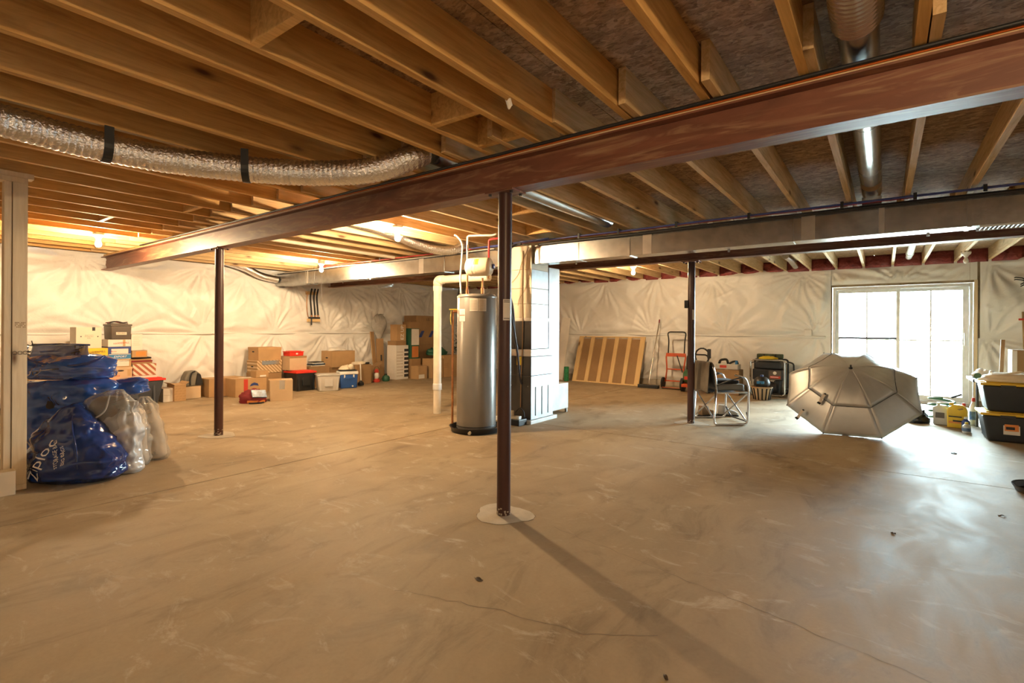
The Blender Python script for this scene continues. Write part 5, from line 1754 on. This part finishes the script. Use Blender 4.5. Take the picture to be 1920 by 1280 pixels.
def gore(k, r0, r1, lift, sag, hem):
    a0, a1 = U0 + k * PI / 4, U0 + (k + 1) * PI / 4

    def fn(u, v):
        r = r0 + (r1 - r0) * v
        p0 = Vector((r * math.cos(a0), r * math.sin(a0), 0))
        p1 = Vector((r * math.cos(a1), r * math.sin(a1), 0))
        p = p0.lerp(p1, u)
        q = math.sin(PI * u)
        p *= 1 - hem * q * v ** 6
        z = uz(r) + lift - sag * q * (.3 + v) * (r / UR) + .004 * math.sin(u * 21 + v * 9) * q * v
        return (p.x, p.y, z)
    return MB().grid(fn, 10, 12)


for k in range(8):
    gore(k, .33, UR, 0, .012, .012).build('canopy_panel', 'umbrella_silver', um, smooth=True, solid=.0015)
for k in range(8):
    gore(k, .004, .47, .016, .012, .012).build('vent_panel', 'umbrella_silver', um, smooth=True, solid=.0015)
    a0, a1 = U0 + k * PI / 4, U0 + (k + 1) * PI / 4
    P = []
    for i in range(9):
        u = i / 8
        p = Vector((.47 * math.cos(a0), .47 * math.sin(a0), 0)).lerp(Vector((.47 * math.cos(a1), .47 * math.sin(a1), 0)), u)
        q = math.sin(PI * u)
        p *= 1 - .012 * q
        P.append((p.x, p.y, uz(.47) + .019 - .012 * q * 1.3 * .65))
    MB().tube(P, .0026, 5).build('black_piping', 'black_plastic', um)
    rb = [(r * math.cos(a0), r * math.sin(a0), uz(r) - .010) for r in (.02, .2, .35, .5, .65, UR - .004)]
    MB().tube(rb, .0035, 6).build('rib', 'steel_dark', um, smooth=True)
    MB().tube([(.02 * math.cos(a0), .02 * math.sin(a0), .10), (.36 * math.cos(a0), .36 * math.sin(a0), uz(.36) - .014)], .003, 6).build('stretcher', 'steel_dark', um)
    MB().lathe([(.003, 0), (.006, .008), (.006, .016)], 8, c=(UR * math.cos(a0), UR * math.sin(a0), -.008)).build('rib_tip', 'black_plastic', um)
MB().cyl((0, 0, -.42), (0, 0, UH + .02), .006, n=10).build('shaft', 'steel_dark', um, smooth='auto')
MB().lathe([(.016, -.53), (.018, -.50), (.014, -.44), (.012, -.40)], 14).build('grip', 'rubber', um, smooth='auto')
MB().lathe([(.022, UH + .016), (.012, UH + .03), (.009, UH + .045), (.011, UH + .06), (.006, UH + .066)], 14).build('ferrule', 'black_plastic', um, smooth='auto')
MB().cyl((0, 0, .09), (0, 0, .115), .018, n=12).build('runner', 'black_plastic', um, smooth='auto')
mat('strap_tan', (.60, .52, .44), .7)
for (ang, r0, r1) in ((U0 + 2.06, .40, .50), (U0 + 1.90, .64, .735)):
    c, s = math.cos(ang), math.sin(ang)
    pts = []
    for i in range(7):
        r = r0 + (r1 - r0) * i / 6
        pts.append(Vector((r * c, r * s, uz(min(r, UR)) + .022 + .012 * math.sin(i * .9))))
    sdv = Vector((-s, c, 0)) * .017
    vs = []
    for p in pts:
        vs += [p - sdv, p + sdv]
    MB().add(vs, [(2 * i, 2 * i + 1, 2 * i + 3, 2 * i + 2) for i in range(6)]).build('closure_strap', 'strap_tan', um, solid=.003)
    MB().box(tuple(pts[-1] + Vector((0, 0, .003))), (.022, .036, .01), (0, 0, ang)).build('strap_end', 'black_plastic', um)
    MB().box(tuple(pts[0] + Vector((0, 0, .003))), (.016, .02, .01), (0, 0, ang)).build('strap_end', 'black_plastic', um)

# ================================================================== folding chair
mat('sling_dark', (.035, .038, .042), .55)
mat('cushion_grey', (.24, .25, .25), .6)
mat('towel_tan', (.24, .20, .155), .9, 0, .12, 10, .4, 40)
ch = thing('folding_chair', 'aluminium folding camp chair beside the rear steel column', 'chair', (-1.73, 6.965, 0), R(42))
for y in (-.275, .275):
    fr2 = corner_path([(-.20, y, .46), (-.225, y, .013), (.22, y, .013), (.235, y, .47), (.19, y, .60), (.05, y, .635)], .055)
    MB().tube(fr2, .0125, 10).build('side_frame', 'chrome', ch, smooth=True)
    MB().tube(corner_path([(-.19, y, .40), (-.20, y * .98, .60), (-.24, y * .98, .77)], .08), .0125, 10).build('back_post', 'chrome', ch, smooth=True)
    MB().tube(corner_path([(-.19, y, .50), (-.05, y, .56), (.17, y, .61)], .08), .018, 8, flat=.4).build('armrest', 'sling_dark', ch, smooth=True)
for x in (-.20, .205):
    MB().cyl((x - .008, -.27, .06), (x - .008, .27, .40), .0105, n=10).build('cross_brace', 'chrome', ch, smooth='auto')
    MB().cyl((x + .012, .27, .06), (x + .012, -.27, .40), .0105, n=10).build('cross_brace', 'chrome', ch, smooth='auto')
for y in (-.24, .24):
    MB().cyl((-.21, y, .41), (.23, y, .41), .0115, n=10).build('seat_rail', 'chrome', ch, smooth='auto')
MB().tube(corner_path([(.22, -.25, .16), (.27, -.22, .03), (.27, .22, .03), (.22, .25, .16)], .09), .009, 8).build('foot_bar', 'steel_dark', ch, smooth=True)
MB().grid(lambda u, v: (-.2 + .42 * u, -.24 + .48 * v, .42 - .03 * math.sin(PI * v)), 6, 10).build('seat_sling', 'sling_dark', ch, smooth=True, solid=.006)
MB().grid(lambda u, v: (-.205 - .04 * u - .02 * math.sin(PI * v), -.265 + .53 * v, .48 + .27 * u), 4, 10).build('back_sling', 'sling_dark', ch, smooth=True, solid=.006)
t = thing('seat_cushion', 'grey vinyl cushion lying on the folding chair seat', 'cushion', (-1.73, 6.965, .427), R(42))
MB().bx(-.15, .215, -.22, .22, .0005, .085).build('pad', 'cushion_grey', t, bevel=.035, seg=4, smooth=True)
MB().bx(-.12, .17, -.17, .17, .0855, .13).build('folded_jacket', 'dark_cloth', t, bevel=.02, seg=3, smooth=True)
MB().bx(.2, .216, -.215, -.12, .0, .02).build('care_label', 'white_paint', t)
t = thing('tan_towel', 'grey-tan towel draped over the folding chair back', 'towel', (-1.73, 6.965, 0), R(42))


def tw(u, v):
    y = -.27 + .52 * u
    s = v * 1.0
    w = .010 * math.sin(u * 19) + .008 * math.sin(u * 33 + v * 4)
    if s < .55:
        k = s / .55
        return (-.292 - .035 * (1 - k) * 0 - .02 * (1 - k) + w, y, .40 + .03 * math.sin(u * 5) + (.385 - .03 * math.sin(u * 5)) * k)
    k = (s - .55) / .45
    a = min(1, k / .18) * PI / 2
    if k < .18:
        return (-.292 + .035 * math.sin(a) + w * (1 - k), y, .785 + .012 * math.sin(2 * a))
    k2 = (k - .18) / .82
    return (-.245 + .06 * k2 + w, y, .785 - .22 * k2)


MB().grid(tw, 26, 30).build('towel', 'towel_tan', t, smooth=True, solid=.008)
# boots under the chair
def boot(name, label, x, y, rz, m):
    t = thing(name, label, 'shoe', (x, y, 0), rz, 'shoes under the folding chair')
    MB().prism([(-.13, .022), (.13, .022), (.135, .05), (.09, .075), (.0, .10), (-.02, .15), (-.12, .155), (-.135, .09)], -.042, .042, 'XZ').build('upper', m, t, bevel=.015, seg=2, smooth='auto')
    MB().bx(-.14, .14, -.046, .046, .001, .022).build('sole', 'rubber', t, bevel=.006)
    for k in range(3):
        MB().cyl((.0 + .025 * k, -.03, .103 - .009 * k), (.0 + .025 * k, .03, .103 - .009 * k), .003, n=5).build('lace', 'cardboard_pale', t)


mat('suede', (.30, .20, .12), .9)
boot('work_boot', 'tan suede work boot under the folding chair', -1.98, 7.30, R(60), 'suede')
boot('sneaker', 'pale grey sneaker under the folding chair beside the tan boot', -1.76, 7.50, R(20), 'clear_tub')

# ================================================================== right edge: bins, jugs, clutter
mat('bin_black', (.022, .026, .032), .45)
mat('bin_yellow', (.78, .50, .03), .45)


def bin_(label, z0, sticker=False):
    t = thing('storage_bin', label, 'bin', (1.28, 7.77, z0))
    w, d, h_ = .84, .46, .325
    MB().box((0, 0, (h_ - .04) / 2 + .001), (w * .96, d * .96, h_ - .04), taper=.88).build('body', 'bin_black', t, bevel=.03, seg=3, smooth='auto')
    MB().bx(-w / 2, w / 2, -d / 2, d / 2, h_ - .039, h_ - .012).build('lid', 'bin_yellow', t, bevel=.006, smooth='auto')
    MB().bx(-w / 2 + .05, w / 2 - .05, -d / 2 + .05, d / 2 - .05, h_ - .012, h_ - .001).build('lid_panel', 'bin_yellow', t, bevel=.004)
    for x in (-.2, .1):
        MB().bx(x - .06, x + .06, -d / 2 - .008, -d / 2 + .004, h_ - .06, h_ - .03).build('latch', 'bin_black', t, bevel=.004)
    if sticker:
        st = MB().box((-.17, -.213, .155), (.13, .003, .13), (R(-5), 0, 0)).build('sticker', 'paper_white', t)
        MB().box((-.17, -.2155, .165), (.11, .0015, .07), (R(-5), 0, 0)).build('picture', 'orange_cover', t)
        MB().box((-.18, -.2175, .16), (.07, .0015, .03), (R(-5), 0, 0)).build('picture_bin', 'ink', t)
    return t


bin_('lower black storage bin with yellow lid and picture sticker at right', 0, True)
bin_('upper black storage bin with yellow lid at the right edge', .326)
cloth_heap('towel_pile', 'pale cloth bundle lying on the upper black bin', (1.18, 7.74, .652), (.30, .20, .10), 'cloth_cream', 91, 'cloth', crag=.2)
# black folding table behind
t = thing('folding_table', 'black folding table behind the storage bins', 'table', (1.6, 8.35, 0))
MB().bx(-.75, .75, -.3, .3, .60, .635).build('table_top', 'black_plastic', t, bevel=.008)
for sx in (-.65, .65):
    for sy in (-.25, .25):
        MB().cyl((sx, sy, .001), (sx, sy, .60), .014, n=8).build('leg', 'steel_dark', t, smooth='auto')
t = carton('moving_box', 'brown box with daylit edge painted white on the black table', 1.62, 8.15, 8.42, .636, .99, .42, 'cardboard_dark', tape='paper_white')
MB().bx(-.2105, -.2101, -.1, .1, .05, .33).build('lit_white_patch', 'paper_white', t)  # white patch painted on for light on the box side
MB().bx(-.211, -.17, -.1365, -.1353, .01, .345).build('lit_white_edge', 'paper_white', t)  # lit edge of the box, painted as a white strip
MB().box((1.13, 8.28, .87), (.035, .02, .47), (0, R(2), 0)).build('wood_stick', 'cardboard_dark', None)
tag(bpy.data.objects['wood_stick'], 'upright wooden stick standing on the black table', 'stick')
tag(MB().lathe([(.02, .0), (.022, .01), (.022, .10), (.015, .11)], 14).build('spray_can', 'clear_tub', smooth='auto'), 'short silver can on the front edge of the black table', 'can')
bpy.data.objects['spray_can'].location = (1.02, 8.10, .636)
# jugs
t = thing('oil_jug', 'yellow plastic motor oil jug with label on the floor', 'jug', (.735, 8.36, 0), R(-12))
MB().prism([(-.085, .001), (.095, .001), (.10, .20), (.09, .25), (.055, .285), (-.03, .29), (-.075, .25), (-.09, .2)], -.05, .05, 'XZ').build('bottle', 'bin_yellow', t, bevel=.015, seg=3, smooth='auto')
MB().prism([(.01, .235), (.06, .255), (.07, .24), (.03, .225)], -.051, .051, 'XZ').build('grip_opening', 'cardboard_dark', t)
lb = MB().bx(-.075, .06, -.0525, -.0508, .05, .17).build('label_panel', 'yellow_box', t)
MB().bx(-.07, .055, -.0535, -.0526, .135, .15).build('dark_stripe', 'ink', lb)
MB().bx(-.07, .055, -.0535, -.0526, .06, .085).build('orange_stripe', 'orange_cover', lb)
MB().bx(-.03, .055, -.0537, -.0527, .08, .10).build('engine_picture', 'ink', lb)
MB().cyl((-.05, 0, .28), (-.05, 0, .31), .022, n=14).build('cap', 'bin_yellow', t, smooth='auto')
t = thing('grey_jug', 'grey plastic jug left of the yellow oil jug', 'jug', (.60, 8.53, 0), R(-12))
MB().prism([(-.075, .001), (.075, .001), (.08, .2), (.05, .25), (-.03, .255), (-.08, .22)], -.055, .055, 'XZ').build('bottle', 'clear_tub', t, bevel=.015, seg=3, smooth='auto')
MB().bx(-.05, .04, -.0575, -.0558, .09, .16).build('label_panel', 'grey_tote', t)
MB().cyl((-.03, 0, .25), (-.03, 0, .28), .02, n=12).build('cap', 'white_paint', t, smooth='auto')
cloth_heap('rubbish_bag', 'crumpled black bag on the floor behind the umbrella', (.36, 8.52, 0), (.12, .10, .17), 'bag_black', 95, 'bag', crag=.3)
t = thing('coiled_hose', 'green hose nozzle and coil behind the grey jug', 'hose', (.62, 8.78, 0))
MB().tube([(.13 * math.cos(a), .13 * math.sin(a), .02 + .0052 * k) for k, a in enumerate([i * .4 for i in range(60)])], .016, 7).build('coil', 'washer_green', t, smooth=True)
MB().cyl((.1, 0, .33), (.2, -.02, .38), .014, n=8).build('nozzle', 'steel_dark', t, smooth='auto')
# bottles and cans heaped between the jug and the bins
rn = random.Random(77)
kinds = [('spray_bottle', 'white spray bottle standing behind the yellow jug', 'paper_white', 'ink_red', .72, 8.62, .24), ('spray_bottle', 'clear bottle with red cap behind the yellow jug', 'clear_tub', 'ink_red', .83, 8.66, .28),
         ('cleaner_bottle', 'dark blue bottle wedged beside the black bins', 'blue_lid', 'white_paint', .80, 8.15, .17), ('cleaner_bottle', 'white bottle on the floor beside the black bins', 'white_paint', 'yellow', .79, 7.98, .13),
         ('spray_bottle', 'red-capped white bottle tallest in the clutter by the door', 'white_paint', 'ink_red', .93, 8.74, .35), ('cleaner_bottle', 'small teal bottle behind the bins', 'blue_band', 'white_paint', .84, 8.86, .22)]
for (nm, lb_, m1, m2, x, y, h_) in kinds:
    t = thing(nm, lb_, 'bottle', (x, y, 0))
    MB().lathe([(.035, .001), (.04, .01), (.04, h_ * .65), (.02, h_ * .82), (.014, h_ * .86)], 16).build('bottle', m1, t, smooth='auto')
    MB().lathe([(.018, h_ * .86), (.018, h_ * .97), (.012, h_)], 14).build('cap', m2, t, smooth='auto')
    MB().lathe([(.0405, h_ * .2), (.0405, h_ * .5)], 16, caps=False).build('label', 'magazine', t, smooth='auto')
cloth_heap('rag_heap', 'heap of white rags piled beside the upper black bin', (.99, 8.47, .636), (.10, .12, .09), 'cloth_white', 99, 'cloth', crag=.4)
t = thing('safety_goggles', 'green-rimmed goggles perched on the clutter beside the bins', 'goggles', (.80, 8.33, .0))
t.location = (.90, 8.12, .6365)
MB().lathe([(.03, 0), (.036, .006), (.03, .012)], 16, c=(0, 0, .036), rot=(R(90), 0, 0)).build('lens', 'washer_green', t, smooth='auto')
MB().cyl((.04, 0, .02), (.10, .02, .01), .006, n=6).build('strap', 'rubber', t)
# dark round tray at the right edge
t = thing('round_tray', 'dark round metal tray on the floor at the right edge', 'tray', (1.01, 5.36, 0))
MB().lathe([(.20, .001), (.215, .035), (.222, .045), (.222, .05), (.21, .045), (.195, .008), (.01, .008)], 40).build('dish', 'steel_dark', t, smooth='auto')
# wall hooks at far right
t = thing('wall_hook', 'black double hook on the plastic wall right of the glass door', 'hook', (1.60, 10.70, 1.98))
for s in (0, 1):
    MB().tube(corner_path([(0, .03, .04 - s * .03), (.0, -.05, .04 - s * .03), (.09, -.06, .02 - s * .03), (.10, -.06, -.04 - s * .03), (.05, -.06, -.07 - s * .03)], .03), .008, 7).build('prong', 'rubber', t, smooth=True)
t = thing('garden_tool', 'red-handled long tool leaning on the wall at the right edge', 'tool', (1.72, 10.62, 0))
MB().cyl((0, 0, .001), (-.04, .04, 1.5), .013, n=8).build('pole', 'cardboard_dark', t, smooth='auto')
MB().bx(-.09, .02, .0, .03, 1.37, 1.40).build('red_grip', 'ink_red', t, bevel=.006)

# dry leaves and grit on the floor
mat('leaf', (.06, .04, .025), .8)
lv = [('near the foreground column', -1.553, 1.856, .02), ('in front of the black bins', .561, 6.58, .035), ('right of the umbrella shadow', .05, 3.757, .016), ('near the round tray', .62, 4.54, .016), ('at the far right foreground', .55, 2.6, .015), ('below the second floor crack', -.6, 1.72, .012)]
for k, (w_, x, y, s) in enumerate(lv):
    t = thing('dry_leaf', 'dark dry leaf scrap on the floor ' + w_, 'leaf', (x, y, 0), k * 1.1)
    MB().grid(lambda u, v: ((u - .5) * 2 * s, (v - .5) * s * (1.2 - abs(u - .5)), .002 + .006 * abs(v - .5) + .003 * math.sin(u * 6)), 6, 4).build('blade', 'leaf', t, solid=.001)
    MB().cyl((-s, 0, .003), (-s * 1.5, .002, .004), .0007, n=4).build('stem', 'leaf', t)
